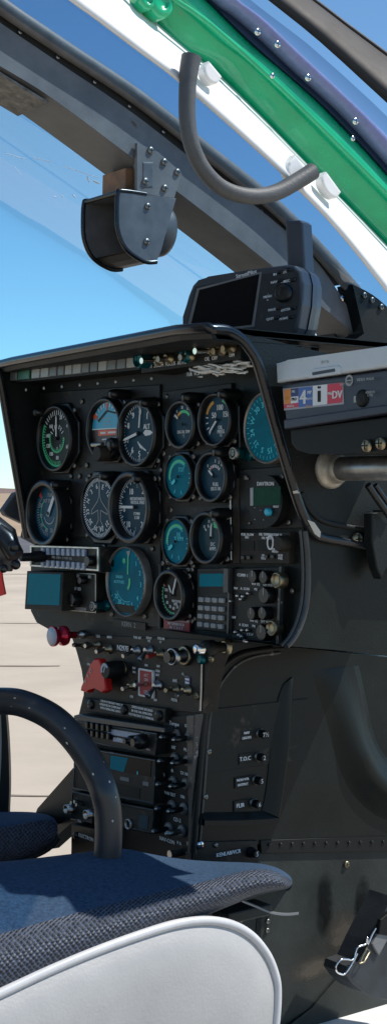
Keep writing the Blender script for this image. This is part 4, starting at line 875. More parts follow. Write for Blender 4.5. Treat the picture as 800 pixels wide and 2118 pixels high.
# ================================================================= CENTRE CONSOLE
CN = thing('centre_console', 'black centre console with toggle switches above a column of radios', 'console', PF.M(*PF.uw(280, 2000), 0))
def cplate(name, pts, z0, z1, m, bev=.001, label=None): return plate(name, pts, z0, z1, m, CN, bev, label)
cplate('switch_plate', [(146, 1312), (250, 1317), (412, 1324), (452, 1330), (432, 1380), (422, 1430), (418, 1476), (172, 1455), (175, 1420), (170, 1385), (160, 1348)], -.02, .0025, 'panel2')
cplate('console_body', [(172, 1440), (418, 1470), (416, 1600), (404, 1700), (396, 1800), (392, 2300), (150, 2300), (148, 1740), (152, 1600), (160, 1490)], -.16, -.0005, 'panel')
cplate('side_rail', [(384, 1480), (389, 1480), (402, 1478), (398, 1600), (396, 1700), (393, 1790), (386, 1790), (390, 1690), (388, 1600)], -.0005, .012, 'edge', .002)
mb = MB(); mb.tube([PF.pt(418, 1350, .004), PF.pt(416, 1430, .004), PF.pt(414, 1470, .004)], .0013, 6); obj('plate_edge', mb, 'steel', I4, CN)
def toggle(px, py, tx, ty, r=10, nut='brass', lev='steel', tip=1.0, L=None, red=False):
    M_ = PF.Mp(px, py, .003); s = PF.scale(px, py); mb = MB(); R_ = r*s
    mb.lathe([(R_, .0025), (R_, .0045), (R_*.62, .006), (R_*.62, .010), (R_*.45, .0115)], seg=18); sw = obj('toggle_switch', mb, nut, M_, CN)
    # lever: from the base to a point whose pixel is (tx, ty); find its height above the panel along the switch axis
    L = L or max(.012, abs(px-tx)*.00068+.006)
    u, w = PF.uw(tx, ty, L); q = Vector((u, w, L))-Vector((*PF.uw(px, py, .003), 0))
    st = Vector((0, 0, .008)); mb = MB(); mb.tube([st, st.lerp(q, .5), st.lerp(q, .92), q], [.0021, .0024, .0030*tip, .0026*tip], 10); obj('lever', mb, 'dred' if red else lev, M_, sw)
toggle(178, 1335, 152, 1334, 8); toggle(204, 1333, 176, 1336, 9); toggle(227, 1342, 199, 1348, 11)
toggle(285, 1345, 254, 1357, 11, 'steel'); toggle(311, 1344, 289, 1367, 11, 'steel', tip=1.4); toggle(333, 1352, 304, 1358, 11, red=True)
toggle(277, 1418, 253, 1425, 11); toggle(303, 1415, 278, 1417, 5, tip=.9); toggle(329, 1417, 305, 1441, 11, 'steel', tip=1.5); toggle(366, 1425, 342, 1428, 10, lev='brass'); toggle(389, 1427, 364, 1440, 12)
for x, y in ((408, 1440), (437, 1362)): pscrew(x, y, CN, 8, 'brass', .0025)
M_ = PF.Mp(384, 1356, .003); s = PF.scale(384, 1356); mb = MB(); mb.lathe([(21*s, .0025), (21*s, .005), (15*s, .006), (12*s, .006), (12*s, .030)], seg=32); kb = obj('ring_knob', mb, 'bezel', M_, CN)
mb = MB(); mb.lathe([(20*s, .0045), (20*s, .0065), (16*s, .0065)], seg=32, capend=False); obj('knob_base', mb, 'brass', M_, kb)
mb = MB(); mb.lathe([(17.5*s, .017), (17.5*s, .024), (14.5*s, .024), (14.0*s, .017)], seg=32, capend=False); obj('knob_ring', mb, 'steel', M_, kb)
M_ = PF.Mp(468, 1338, .003); s = PF.scale(468, 1338); mb = MB(); mb.lathe([(17*s, .002), (17*s, .005), (12*s, .007)], seg=28); kb = obj('dimmer_knob', mb, 'brass', M_, CN, 'large black dimmer knob with a chrome cap')
mb = MB(); mb.lathe([(10*s, .005), (10*s, .022), (17*s, .022), (17*s, .034), (12*s, .036)], seg=32); obj('knob_body', mb, 'black', M_, kb)
mb = MB(); mb.lathe([(11*s, .034), (11*s, .044), (9*s, .046), (3*s, .0465)], seg=28); obj('knob_cap', mb, 'chrome', M_, kb)
# red pull knob
M_ = PF.Mp(172, 1312, .002); s = PF.scale(172, 1312); mb = MB(); mb.lathe([(9*s, 0), (9*s, .006), (6.5*s, .007), (6.5*s, .013)], seg=24); kb = obj('pull_knob', mb, 'steel', M_, CN, 'red pull knob with a pale face')
mb = MB(); mb.lathe([(7*s, .013), (7*s, .026), (20*s, .028), (21*s, .031), (20*s, .0345), (13*s, .037), (13*s, .041), (20*s, .0435), (21*s, .046), (20.5*s, .048)], seg=36); obj('knob_grip', mb, 'reda', M_, kb)
K['pale'] = mat('pale_knob_face', (.42, .45, .52), .35, vary=.08, vscale=60)
mb = MB(); mb.lathe([(19.5*s, .0475), (19*s, .0487), (2*s, .049)], seg=36); obj('knob_face', mb, 'pale', M_, kb)
# red guarded switch
mb = MB(); Mg = PF.Mp(198, 1400, .02)
gp = [(197, 1362), (207, 1363), (214, 1378), (218, 1398), (222, 1428), (212, 1434), (206, 1422), (198, 1418), (188, 1421), (182, 1433), (168, 1429), (170, 1418), (182, 1394), (190, 1374)]
mb.prism(px_poly(PF, gp, Mg, .02), .012, .022, .003); gd = obj('switch_guard', mb, 'redp', Mg, CN, 'red flip-up switch guard')
mb = MB(); q = px_poly(PF, [(186, 1388), (181, 1399), (176, 1410)], Mg, .024)
for (x, y), t in zip(q, 'OFF'): mb.text(t, x, y, .0055, .0226, rot=60, bold=.0004)
obj('guard_lettering', mb, 'sblue' if False else 'markd', Mg, gd)
mb = MB(); mb.lathe([(.010, .0025), (.010, .006), (.007, .008)], seg=20); obj('switch_collar', mb, 'brass', PF.Mp(220, 1408, .003), gd)
M_ = PF.Mp(254, 1383, .003); mb = MB(); mb.lathe([(.0085, .0025), (.0085, .005), (.0062, .006)], seg=24); kb = obj('selector_knob', mb, 'brass', M_, CN)
mb = MB(); mb.lathe([(.0105, .006), (.0105, .027), (.0095, .029)], seg=28); obj('knob_body', mb, 'black', M_, kb)
mb = MB(); mb.arc(.005, .0085, -120, 60, .0296, n=16); mb.line((-.002, -.003), (.001, .006), .002, .0296); obj('knob_pointer', mb, 'btn', M_, kb)
label_plate(256, 1341, 46, 15, ['N297E'], 11, 'black', parent=CN, off=.0035, bold=.00035)
M_ = PF.Mp(303, 1413, .004); s = PF.scale(303, 1413); mb = MB(); mb.box((0, 0, .0035), (46*s, 54*s, .002), .0004); mb.mi = 1
for sx, sy, lx, ly in ((0, 27, 52, 3.4), (0, -27, 52, 3.4), (24.5, 0, 4, 56), (-24.5, 0, 4, 56)): mb.box((sx*s, sy*s, .0038), (lx*s, ly*s, .0030))
for t, y in (('ALT', 16), ('ON', 7), ('OFF', -18)): mb.text(t, 0, y*s, 6*s, .0047)
obj('red_placard', mb, ['redl', 'mark'], M_, CN)
U = (CN, PF.M(*PF.uw(300, 1390), 0), .0026)
utext([('LDG', 205, 1316, 5.5), ('ANTI', 228, 1318, 5.5), ('FUEL BST', 286, 1319, 5), ('PITOT', 310, 1320, 5), ('HT', 310, 1326, 5), ('STROBE', 335, 1321, 5), ('LT', 334, 1328, 5), ('ON', 185, 1374, 5), ('ON', 304, 1376, 5), ('OFF', 329, 1378, 5), ('INV', 279, 1382, 5), ('ON', 279, 1390, 5), ('GEN', 328, 1388, 5), ('BAT', 328, 1396, 5), ('OFF', 274, 1441, 5), ('OFF', 323, 1448, 5), ('AVI', 363, 1408, 7), ('MSTR', 362, 1448, 6), ('CL____', 384, 1395, 5)], U)
mb = MB(); M_ = PF.Mp(388, 1408, .003); s = PF.scale(388, 1408); mb.box((0, 0, .003), (18*s, 16*s, .0012)); mb.mi = 1; mb.line((-7*s, 3*s), (7*s, 3*s), 4*s, .0038); mb.line((-7*s, -4*s), (7*s, -4*s), 4*s, .0038); obj('placard', mb, ['sdark', 'mark'], M_, CN)
mb = MB(); M_ = PF.Mp(412, 1345, .003); mb.lathe([(.006, .002), (.006, .008), (.004, .009)], seg=18); obj('blue_lamp', mb, 'tealside', PF.Mp(420, 1363, .003), CN)
# operating placard
PLC = MB(); Mp_ = PF.Mp(258, 1468, .010); PLC.prism(px_poly(PF, [(172, 1444), (342, 1466), (341, 1495), (171, 1470)], Mp_, .010), 0, .010, .001); pl = obj('operating_placard', PLC, 'panel2', Mp_, CN)
U = (pl, Mp_, .010)
def slant_text(items, U, name='lettering', m='mark', rot=0):
    return utext(items, U, name, m)
utext([('THIS ROTORCRAFT MUST BE', 233, 1454, 4.6), ('OPERATED IN COMPLIANCE', 231, 1461, 4.6), ('WITH OPERATING LIMITS', 230, 1468, 4.6), ('LIMITATIONS SPECIFIED', 296, 1466, 5), ('IN THE FAA APPROVED', 295, 1474, 5), ('ROTORCRAFT FLT MANUAL', 294, 1482, 5)], U)
for x, y in ((190, 1457), (258, 1468), (330, 1480)): screw(PF.Mp(x, y, .010) @ T3((0, 0, .010)), pl, .0062, 'bezel', 'knurled_screw')
# radios of the console
def radio(name, label, pts, off=.018, m='panel2', fr=True):
    U = unit(name, label, 'radio', pts, off, m)
    if fr:
        e, M_, o = U; q = px_poly(PF, pts, M_, off); mb = MB(); n = len(q); c = Vector((sum(p[0] for p in q)/n, sum(p[1] for p in q)/n))
        mb.tube([(p[0], p[1], off) for p in q+[q[0]]], .0013, 6, caps=False); obj('frame', mb, 'edge', M_, e)
    return U
cplate('top_ledge', [(153, 1480), (160, 1478), (340, 1506), (340, 1516), (153, 1490)], -.0005, .020, 'edge', .001)
U = radio('comm_radio', 'console radio with a row of dark buttons and a pale scale, uppermost of its column', [(160, 1492), (325, 1518), (322, 1562), (158, 1528)])
upoly('scale_window', [(224, 1507), (300, 1519), (299, 1531), (223, 1518)], 0, 'btn', U, .0008); upoly('lower_scale', [(236, 1525), (282, 1533), (281, 1541), (235, 1533)], 0, 'btn', U, .0008)
kk = None; kmb = MB(); kmb.box((0, 0, 0), (.006, .008, .006), .001)
for row in (0, 1):
    for k in range(5):
        x = 185+k*11; y = 1499+row*16+k*1.9; M_ = PF.Mp(x, y, .018) @ T3((0, 0, .02)); kk = again(kk, M_, U[0]) if kk else obj('button', kmb, 'bezel', M_, U[0]); kk.name = 'button'
for x, y, r in ((292, 1533, .009), (275, 1530, .006)):
    mb = MB(); mb.lathe([(r, 0), (r, .010), (r*.85, .012), (r*.55, .012), (r*.55, .018)], seg=26, flute=.08); obj('tuning_knob', mb, 'bezel', PF.Mp(x+8, y, .018) @ T3((0, 0, .018)), U[0])
utext([('- - - -', 306, 1517, 6), ('A B C', 308, 1550, 4), ('COM 1', 250, 1529, 5)], U)
U = radio('nav_radio', 'console radio with a wide glowing green teal display, below the uppermost radio', [(156, 1545), (322, 1573), (319, 1663), (153, 1630)])
upoly('display', [(228, 1559), (314, 1573), (312, 1607), (226, 1592)], 0, 'screen', U, .0006)
upoly('lit_display', [(230, 1562), (266, 1568), (257, 1597), (229, 1590)], 0, 'lcdt', U, .0009)
utext([('8', 286, 1599, 7)], U, m='mteal')
upoly('card_slot', [(250, 1606), (268, 1609), (268, 1617), (250, 1613)], 0, 'post', U, .001); upoly('dark_panel', [(229, 1618), (290, 1630), (289, 1652), (228, 1640)], 0, 'black', U, .0006); upoly('small_window', [(296, 1616), (308, 1618), (308, 1626), (296, 1624)], 0, 'post', U, .0006)
U = radio('flight_computer', 'console radio with one ring and a narrow screen, beneath the green teal display', [(154, 1644), (319, 1676), (314, 1723), (150, 1688)], .014)
upoly('display', [(288, 1684), (308, 1688), (306, 1716), (287, 1712)], 0, 'dialg', U, .0006)
mb = MB(); mb.lathe([(.0062, 0), (.0062, .003), (.005, .003), (.005, 0)], seg=24, capend=False); obj('ring', mb, 'steel', PF.Mp(268, 1704, .014) @ T3((0, 0, .014)), U[0])
U = radio('intercom_unit', 'small boxed unit with two silver rings on the far left edge of the console', [(151, 1638), (194, 1647), (192, 1702), (148, 1693)], .026)
for x, y in ((146, 1672), (187, 1683)):
    mb = MB(); mb.lathe([(.0058, .0), (.0058, .010), (.0046, .010), (.0046, .004), (.001, .004)], seg=24); obj('ring_knob', mb, 'steel', PF.Mp(x+4, y, .026) @ T3((0, 0, .026)), U[0])
for x, y in ((161, 1660), (168, 1658), (172, 1664)):
    mb = MB(); mb.tube([(0, 0, 0), (0, .001, .010)], [.0018, .0024], 8); obj('toggle', mb, 'steeld', PF.Mp(x, y, .026) @ T3((0, 0, .026)), U[0])
utext([('VOL', 166, 1698, 5), ('- -', 160, 1650, 4)], U)
U = radio('circuit_unit', 'black unit with white lettering at the foot of the console', [(149, 1704), (196, 1714), (194, 1800), (146, 1792)], .024, fr=False)
utext([('ELECTRON', 180, 1732, 8)], U)
mb = MB(); mb.lathe([(.004, 0), (.004, .004), (.002, .005)], seg=14); obj('push_button', mb, 'bezel', PF.Mp(160, 1727, .024) @ T3((0, 0, .024)), U[0])
# black toggle column
U = unit('toggle_column', 'narrow black panel of paired black toggles down the right edge of the console', 'switch panel', [(338, 1484), (398, 1478), (396, 1600), (392, 1700), (386, 1790), (330, 1790), (332, 1650)], .004, 'black', .001)
utext([('Torque', 362, 1497, 8), ('OIL 2', 390, 1502, 6.5), ('HIT', 361, 1546, 6.5), ('PIL 2', 387, 1551, 6.5), ('IR', 358, 1594, 6.5), ('TX 100', 383, 1600, 6.5), ('PAN TILT', 353, 1642, 6.5), ('ON', 379, 1648, 6.5), ('CD-2', 368, 1696, 8), ('NAV-CON', 347, 1738, 8), ('P A', 372, 1744, 7), ('T', 389, 1745, 7), ('I', 387, 1766, 7)], U)
for i, (x1, y1, x2, y2) in enumerate(((365, 1521, 391, 1526), (361, 1570, 388, 1574), (357, 1618, 384, 1622), (355, 1668, 380, 1673), (349, 1714, 376, 1719))):
    for x, y in ((x1, y1), (x2, y2)):
        M_ = PF.Mp(x, y, .005); s = PF.scale(x, y); mb = MB(); mb.lathe([(13.5*s, .004), (13.5*s, .0062), (9*s, .0075), (6*s, .0075)], seg=22); sw = obj('toggle_switch', mb, 'ringd', M_, U[0])
        mb = MB(); mb.lathe([(5*s, .006), (6.3*s, .016), (6.8*s, .024), (5.2*s, .0265), (2*s, .027)], seg=20); mb.mi = 1; mb.lathe([(3.2*s, .0268), (3.0*s, .0285), (1*s, .029)], seg=14); obj('lever', mb, ['steeld' if (i == 4 and x == x2) else 'bezel', 'steel'], M_, sw)
        
for x, y in ((339, 1603), (337, 1669)): pscrew(x, y, CN, 5, 'steeld', .006)
mb = MB(); mb.tube([(0, 0, 0), (0, 0, .02)], [.004, .0045], 12); obj('lever', mb, 'steel', PF.Mp(372, 1763, .005), U[0])
# console support arm (left)
mb = MB(); a = [PF.pt(x, y, -.02) for x, y in ((152, 1588), (158, 1625), (150, 1700), (84, 1760), (60, 1720), (78, 1672))]
mb.add(a+[p+Fd*.03 for p in a], [list(range(6)), list(range(11, 5, -1))]+[(i, (i+1) % 6, 6+(i+1) % 6, 6+i) for i in range(6)]); obj('support_arm', mb, 'cover', I4, CN)
# far side items at the left of the panel
f = SF(-.30); M_ = f.M(); mb = MB()
mb.prism(px_poly(f, [(33, 1020), (8, 1056), (14, 1066), (50, 1083), (66, 1060), (58, 1010)], M_), -.012, 0, .003); obj('outer_flap', mb, 'rubber', M_, HD, 'grey flap beyond the left edge of the hood')
mb = MB(); mb.prism(px_poly(PF, [(50, 1083), (44, 1112), (70, 1126), (90, 1126), (90, 1085)], M0), -.03, .002, .002); obj('panel_corner', mb, 'panel', M0, IP)

# ================================================================= GPS
a_ = math.radians(31); GF = Frame(P(500, 640, 1.6)*1.0, (math.cos(a_), -math.sin(a_), 0), (-math.sin(a_), -math.cos(a_), 0))
GP = thing('gps_unit', 'grey portable gps receiver with a dark screen and stub antenna on top of the hood', 'gps', GF.Mp(520, 715)); Mg = GF.M()
face = [(372, 695), (378, 655), (388, 612), (397, 590), (408, 578), (430, 572), (510, 559), (590, 547), (608, 549), (620, 560), (626, 585), (624, 630), (615, 678), (606, 696), (594, 703), (500, 713), (390, 716)]
fp = px_poly(GF, face, Mg); cxy = (sum(p[0] for p in fp)/len(fp), sum(p[1] for p in fp)/len(fp))
mb = MB(); mb.prism(fp, -.022, 0, .004); obj('front_case', mb, 'gps', Mg, GP)
def sc(k, dx=0, dy=0): return [(cxy[0]+(x-cxy[0])*k+dx, cxy[1]+(y-cxy[1])*k+dy) for x, y in fp]
mb = MB(); rows = []
for z, k, dy in ((-.0215, .99, 0), (-.035, .975, 0), (-.052, .93, .001), (-.062, .84, .002), (-.066, .7, .003)):
    q = sc(k, .002, dy); rows.append([(x, y, z) for x, y in q+[q[0]]])
mb.loft(rows, smooth=False); mb.add(rows[-1][:-1], [list(range(len(face)))]); obj('rear_case', mb, 'gps', Mg, GP)
mb = MB(); mb.poly(px_poly(GF, [(404, 593), (606, 556), (616, 566), (618, 620), (606, 688), (590, 695), (400, 712), (378, 706)], Mg), .0006); obj('face_plate', mb, 'gpsd', Mg, GP)
mb = MB(); mb.poly(px_poly(GF, [(408, 597), (542, 562), (526, 676), (384, 690)], Mg), .0009); mb.mi = 1; mb.poly(px_poly(GF, [(413, 600), (537, 567), (521, 672), (392, 686)], Mg), .0012); obj('screen', mb, ['post', 'screen'], Mg, GP)
def gtext(t, x, y, h, mb, rot=0): 
    u, w = GF.uw(x, y); o = Mg.translation-GF.o; mb.text(t, u-o.dot(GF.x), w-o.dot(GF.y), h*1.6/FP, .0013, rot=rot, bold=.0002)
mb = MB(); gtext('StreetPilot', 510, 567, 8, mb, 9)
for x, y, t in ((572, 566, 'IN'), (590, 562, 'OUT'), (570, 582, 'NAV'), (596, 580, 'DIRECT'), (558, 606, '-'), (557, 612, 'MENU'), (557, 619, '+'), (566, 639, 'PAGE'), (594, 639, 'ENTER'), (562, 658, 'QUIT'), (592, 657, 'POWER')): gtext(t, x-3, y+2, 5, mb, 6)
obj('lettering', mb, 'mark', Mg, GP)
M_ = GF.Mp(587, 606) @ T3((0, 0, 0)); mb = MB(); mb.lathe([(.0105, 0), (.0105, .004), (.008, .0055), (.004, .0045)], seg=28); obj('rocker_pad', mb, 'bezel', M_, GP)
kk = None
for x, y in ((580, 563), (598, 558), (580, 580), (606, 579), (577, 638), (606, 637), (573, 657), (602, 656)):
    if not kk: mb = MB(); mb.box((0, 0, .001), (.007, .004, .003), .001); kk = obj('button', mb, 'bezel', GF.Mp(x, y), GP)
    else: kk = again(kk, GF.Mp(x, y), GP); kk.name = 'button'
Mn = GF.Mp(617, 550, -.03) @ T3((0, 0, -.03)); u, w = GF.uw(620, 560, -.03)
mb = MB(); s = 1.62/FP; mb.prism([(-17*s, -20*s), (24*s, -22*s), (18*s, 84*s), (12*s, 90*s), (-16*s, 92*s), (-22*s, 88*s)], -.012, .010, .003); obj('antenna', mb, 'gps', Mn, GP)
mb = MB(); p0 = GF.pt(600, 700, -.035); mb.tube([p0, p0-UP*.03-GF.n*.01, p0-UP*.05-GF.n*.02], .008, 10); obj('mount_stem', mb, 'bezel', I4, GP)
mb = MB(); mb.tube([GF.pt(560, 716, -.03), GF.pt(580, 722, -.02), GF.pt(600, 715, -.01), GF.pt(612, 700, -.02)], .0028, 8); obj('cable', mb, 'strap', I4, GP)
mb = MB(); c = GF.pt(624, 720, -.05); mb.tube([GF.pt(645, 690, -.06), GF.pt(652, 705, -.05), GF.pt(650, 730, -.05)], .005, 8); obj('mount_arm', mb, 'bezel', I4, GP)

# ================================================================= TAPE RECORDER
DO = .05
VD = thing('tape_recorder', 'portable digital video recorder with a silver lid and coloured stickers, sitting in the black tray', 'video recorder', PF.Mp(690, 850, DO)); Mv = PF.Mp(690, 800, DO)
def vp(name, pts, z0, z1, m, bev=0, label=None):
    mb = MB(); mb.prism(px_poly(PF, pts, Mv, DO), DO+z0, DO+z1, bev); return obj(name, mb, m, Mv, VD, label)
vp('body', [(581, 795), (838, 760), (838, 846), (592, 886)], -.16, 0, 'deck', .002)
vp('lid', [(575, 752), (600, 745), (770, 721), (838, 711), (838, 755), (577, 792)], -.14, .004, 'silver', .003, 'silver lid')
vp('lid_catch', [(647, 783), (649, 768), (656, 763), (706, 756), (712, 760), (710, 774)], .003, .0055, 'silver', .001)
vp('catch_slot', [(654, 771), (700, 763), (701, 769), (655, 777)], .005, .0062, 'deck')
vp('lower_step', [(592, 868), (838, 832), (838, 850), (593, 888)], -.01, .004, 'deck', .0015)
vp('sticker_backing', [(585, 804), (709, 791), (711, 836), (588, 849)], 0, .0006, 'spale')
def stick(name, pts, m, z=.0009): vp(name, pts, 0, z, m)
def yt(x, t): return (806-(x-587)*.113)+t*(40+(x-587)*.0)
def sq(x0, x1, t0=0, t1=1): return [(x0, yt(x0, t0)), (x1, yt(x1, t0)), (x1, yt(x1, t1)), (x0, yt(x0, t1))]
stick('orange_sticker', sq(588, 602, 0, .76), 'sorange'); stick('blue_sticker', sq(602, 617, 0, .42), 'sdark'); stick('white_sticker', sq(602, 617, .42, .76), 'swhite'); stick('red_strip', sq(588, 617, .76, .98), 'sred')
stick('blue_sticker', sq(618, 646, 0, 1), 'sblue'); stick('white_sticker', sq(647.5, 677, -.02, 1), 'swhite'); stick('red_sticker', sq(678, 708, -.02, 1), 'sred')
def vtext(items, m, name='sticker_lettering', z=.0013):
    for t, x, y, h, b_ in items:
        mb = MB(); u, w = PF.uw(x, y, DO); o = Mv.translation-PF.o; mb.text(t, u-o.dot(PF.x), w-o.dot(PF.y), h*PF.scale(x, y, DO), DO+z, bold=b_)
        obj(name, mb, m, Mv, VD)
vtext([('4', 628, 823, 29, .0008), ('MP', 641, 812, 7, .0002), ('DV', 698, 817, 16, .0006), ('Mini', 684, 814, 6, .0002), ('HG', 608, 810, 5, .0002), ('PHOTO', 640, 825, 4.5, .0001), ('DIGITAL', 602, 840, 4.5, .0001)], 'mark')
vtext([('i', 661, 816, 36, .0012)], 'black')
vtext([('PRO', 609, 826, 6, .0002)], 'black')
vtext([('SELF 3', 639, 840, 4.5, .0001), ('DV', 594, 824, 7, .0002)], 'myell')
vtext([('BATT EJECT', 722, 795, 5, .0001), ('VIDEO WALK', 762, 785, 6, .0001), ('REMOTE', 772, 812, 5, .0001), ('CTRL', 772, 818, 5, .0001), ('EJECT▲', 678, 749, 5, .0001)], 'markd', 'case_lettering', .0046)
mb = MB(); mb.arc(.0035, .0055, 0, 360, DO+.0006, n=20); mb.line((-.004, 0), (.004, 0), .0012, DO+.0006); obj('logo_mark', mb, 'markd', PF.Mp(722, 787, DO), VD)
mb = MB(); mb.lathe([(.0085, 0), (.0085, .001), (.004, .0012)], seg=28, z=DO); obj('jack_socket', mb, 'black', PF.Mp(749, 824, DO), VD)
mb = MB(); mb.box((0, 0, DO+.0005), (.004, .006, .001)); obj('jack_label', mb, 'markd', PF.Mp(735, 826, DO), VD)

# ================================================================= COMPASS BOX
CB = thing('compass_box', 'grey metal box holding a magnetic compass, hanging from the windscreen post', 'compass', SF(.03).Mp(280, 410))
fc1 = SF(.034); fc0 = SF(-.036); Mc = fc1.M(); Mc0 = fc0.M()
side = [tuple(p) for p in smooth_poly([(243, 397), (241, 440), (243, 475), (254, 505), (272, 525), (300, 540)], 4)]+[(322, 541), (330, 520), (362, 411), (300, 404)]
mb = MB(); mb.prism(px_poly(fc1, side, Mc), 0, .003, .0012); sp = obj('side_plate', mb, 'box', Mc, CB)
q1 = px_poly(fc1, side, Mc)
mb = MB(); mb.prism(q1, -.073, -.070); obj('side_plate', mb, 'box', Mc, CB)
# wrap sheet (top, front rim, bottom)
wrap = [(362, 411), (300, 404), (243, 397)]; W1 = [Vector((*p, 0)) for p in px_poly(fc1, [(355, 410), (300, 404), (246, 397)], Mc)]
mb = MB(); mb.loft([[p for p in W1], [p-Vector((0, 0, .07)) for p in W1], [p-Vector((0, .002, .07)) for p in W1], [p-Vector((0, .002, 0)) for p in W1]], close=True, smooth=False); obj('top_sheet', mb, 'box', Mc, CB)
W2 = [Vector((*p, 0)) for p in px_poly(fc1, [(268, 521), (284, 533), (300, 540), (322, 541)], Mc)]
mb = MB(); mb.loft([[p for p in W2], [p-Vector((0, 0, .07)) for p in W2], [p-Vector((0, -.002, .07)) for p in W2], [p-Vector((0, -.002, 0)) for p in W2]], close=True, smooth=False); obj('bottom_sheet', mb, 'boxin', Mc, CB)
for dz in (0.0015, -.0715):
    mb = MB(); mb.tube([Vector((*p, dz)) for p in px_poly(fc1, [tuple(p) for p in smooth_poly([(300, 402), (250, 395), (242, 402), (240, 440), (242, 475), (253, 506), (272, 527), (300, 542), (322, 542)], 4)], Mc)], .0028, 8); obj('rolled_edge', mb, 'rim', Mc, CB)
mb = MB(); e_ = px_poly(fc1, [(244, 398), (272, 526)], Mc); mb.tube([(e_[0][0], e_[0][1], 0), (e_[0][0], e_[0][1], -.07)], .0028, 8); obj('rolled_edge', mb, 'rim', Mc, CB)
# the compass within: cylinder along the forward axis
cc = fc1.pt(290, 472, -.035)
Mf = Matrix(((Rd.x, 0, -Fd.x, cc.x), (Rd.y, 0, -Fd.y, cc.y), (0, 1, 0, cc.z), (0, 0, 0, 1)))
mb = MB(); mb.lathe([(.031, -.016), (.033, -.014), (.034, -.006), (.030, -.002), (.030, .012), (.026, .014)], seg=36); obj('compass_body', mb, 'bezel', Mf, CB)
mb = MB(); mb.box((0, .004, .016), (.040, .018, .006), .002); mb.mi = 1; mb.text('33  N  3', 0, .004, .008, .0195); obj('compass_window', mb, ['screen', 'markd'], Mf, CB)
mb = MB(); mb.box((.008, -.004, .018), (.006, .05, .008), .001); obj('card_holder', mb, 'boxin', Mf, CB)
mb = MB(); mb.lathe([(.024, -.036), (.031, -.033), (.0325, -.028), (.0325, -.016)], seg=36); obj('rear_cap', mb, 'box', Mf, CB)
for x, y in ((302, 428), (300, 501)): screw(fc1.Mp(x, y) @ T3((0, 0, .003)), sp, .0042, 'steeld')
Mw = fc1.Mp(246, 378, -.03) @ T3((0, 0, -.03))
mb = MB(); qa = px_poly(fc1, [(246, 352), (279, 352), (279, 398), (245, 398)], Mw, -.03); mb.prism(qa, -.035, .014, .001); obj('wood_block', mb, 'wood', Mw, CB, 'raw wooden spacer block')
mb = MB(); mb.prism(px_poly(fc1, [(262, 345), (285, 345), (284, 398), (262, 398)], Mw, -.03), .015, .034, .002); obj('metal_spacer', mb, 'box', Mw, CB)

# ================================================================= SEATS
def wp(L, x, y): return SF(L).pt(x, y)
ST = thing('pilot_seat', 'near seat with a blue cloth cushion, black open mesh side and piped white vinyl base', 'seat', T3(wp(.30, 200, 2118)))
xs_ = [-120, -60, 0, 60, 120, 180, 240, 300, 360, 420, 470, 510, 545, 575, 594]
def row(L, ys): return [wp(L, x, y) for x, y in zip(xs_, ys)]+[wp(L*.65+.09, 600, 1825+(ys[-1]-1825)*.7), wp(L*.4+.15, 604, 1826+(ys[-1]-1826)*.25)]
R0 = row(.10, [1830, 1825, 1822, 1818, 1815, 1812, 1810, 1812, 1815, 1818, 1822, 1826, 1830, 1836, 1845])
R1 = row(.16, [1786, 1783, 1782, 1778, 1772, 1765, 1762, 1768, 1777, 1783, 1787, 1790, 1793, 1800, 1812])
R2 = row(.22, [1786, 1784, 1780, 1772, 1762, 1757, 1739, 1757, 1772, 1778, 1780, 1781, 1784, 1793, 1806])
R3 = row(.28, [1850, 1842, 1834, 1826, 1817, 1806, 1797, 1795, 1795, 1793, 1790, 1788, 1789, 1796, 1809])
R4 = row(.325, [1915, 1905, 1894, 1880, 1866, 1850, 1838, 1828, 1818, 1808, 1800, 1793, 1792, 1799, 1812])
R5 = row(.345, [1958, 1947, 1933, 1915, 1898, 1882, 1868, 1852, 1838, 1824, 1810, 1799, 1796, 1803, 1815])
M1 = row(.356, [1985, 1973, 1960, 1942, 1922, 1905, 1888, 1870, 1852, 1836, 1820, 1808, 1803, 1809, 1820])
M2 = row(.364, [2030, 2017, 2002, 1984, 1962, 1942, 1920, 1898, 1876, 1858, 1842, 1828, 1820, 1822, 1828])
M3 = row(.362, [2085, 2070, 2050, 2026, 2000, 1974, 1948, 1925, 1900, 1880, 1862, 1848, 1838, 1834, 1835])
M4 = row(.345, [2140, 2120, 2098, 2070, 2040, 2008, 1978, 1950, 1920, 1896, 1876, 1860, 1848, 1842, 1839])
M5 = row(.20, [2140, 2120, 2098, 2070, 2040, 2008, 1978, 1950, 1920, 1896, 1876, 1860, 1848, 1842, 1839])
mb = MB(); mb.loft([R0, R1, R2, R3, R4, R5]); top = obj('cushion_top', mb, 'fabric', I4, ST, 'blue cloth cushion top')
def soft(o, lv=2):
    m_ = o.modifiers.new('s', 'SUBSURF'); m_.levels = lv; m_.render_levels = lv
soft(top)
mb = MB(); mb.loft([R5, M1, M2, M3, M4, M5], uv=True); ms = obj('cushion_side', mb, 'mesh', I4, ST, 'black and grey open mesh cushion side'); soft(ms)
# white base
LB = .362
po = smooth_poly([(-120, 2110), (0, 2055), (100, 2008), (200, 1966), (300, 1930), (370, 1910), (430, 1904), (480, 1913), (520, 1936), (550, 1972), (567, 2012), (573, 2050), (569, 2118), (556, 2190), (540, 2240)], 5)
A = [wp(LB, *p) for p in po]
mb = MB(); mb.tube(A, .0043, 12); obj('piping', mb, 'pipe', I4, ST)
cen = (250, 2300)
def inset(p, k): return (cen[0]+(p[0]-cen[0])*k, cen[1]+(p[1]-cen[1])*k)
rows = [[wp(LB, *p)-Rd*.001 for p in po]]
for k, h in ((.975, .001), (.93, .006), (.86, .011), (.7, .015), (.4, .017), (.05, .017)): rows.append([wp(LB, *inset(p, k))+Rd*h for p in po])
mb = MB(); mb.loft(rows); vb = obj('seat_base_side', mb, 'vinyl', I4, ST, 'white vinyl side panel of the seat base')
mb = MB(); mb.loft([A, [p-Rd*.18 for p in A]]); obj('seat_base', mb, 'vinyl', I4, ST)
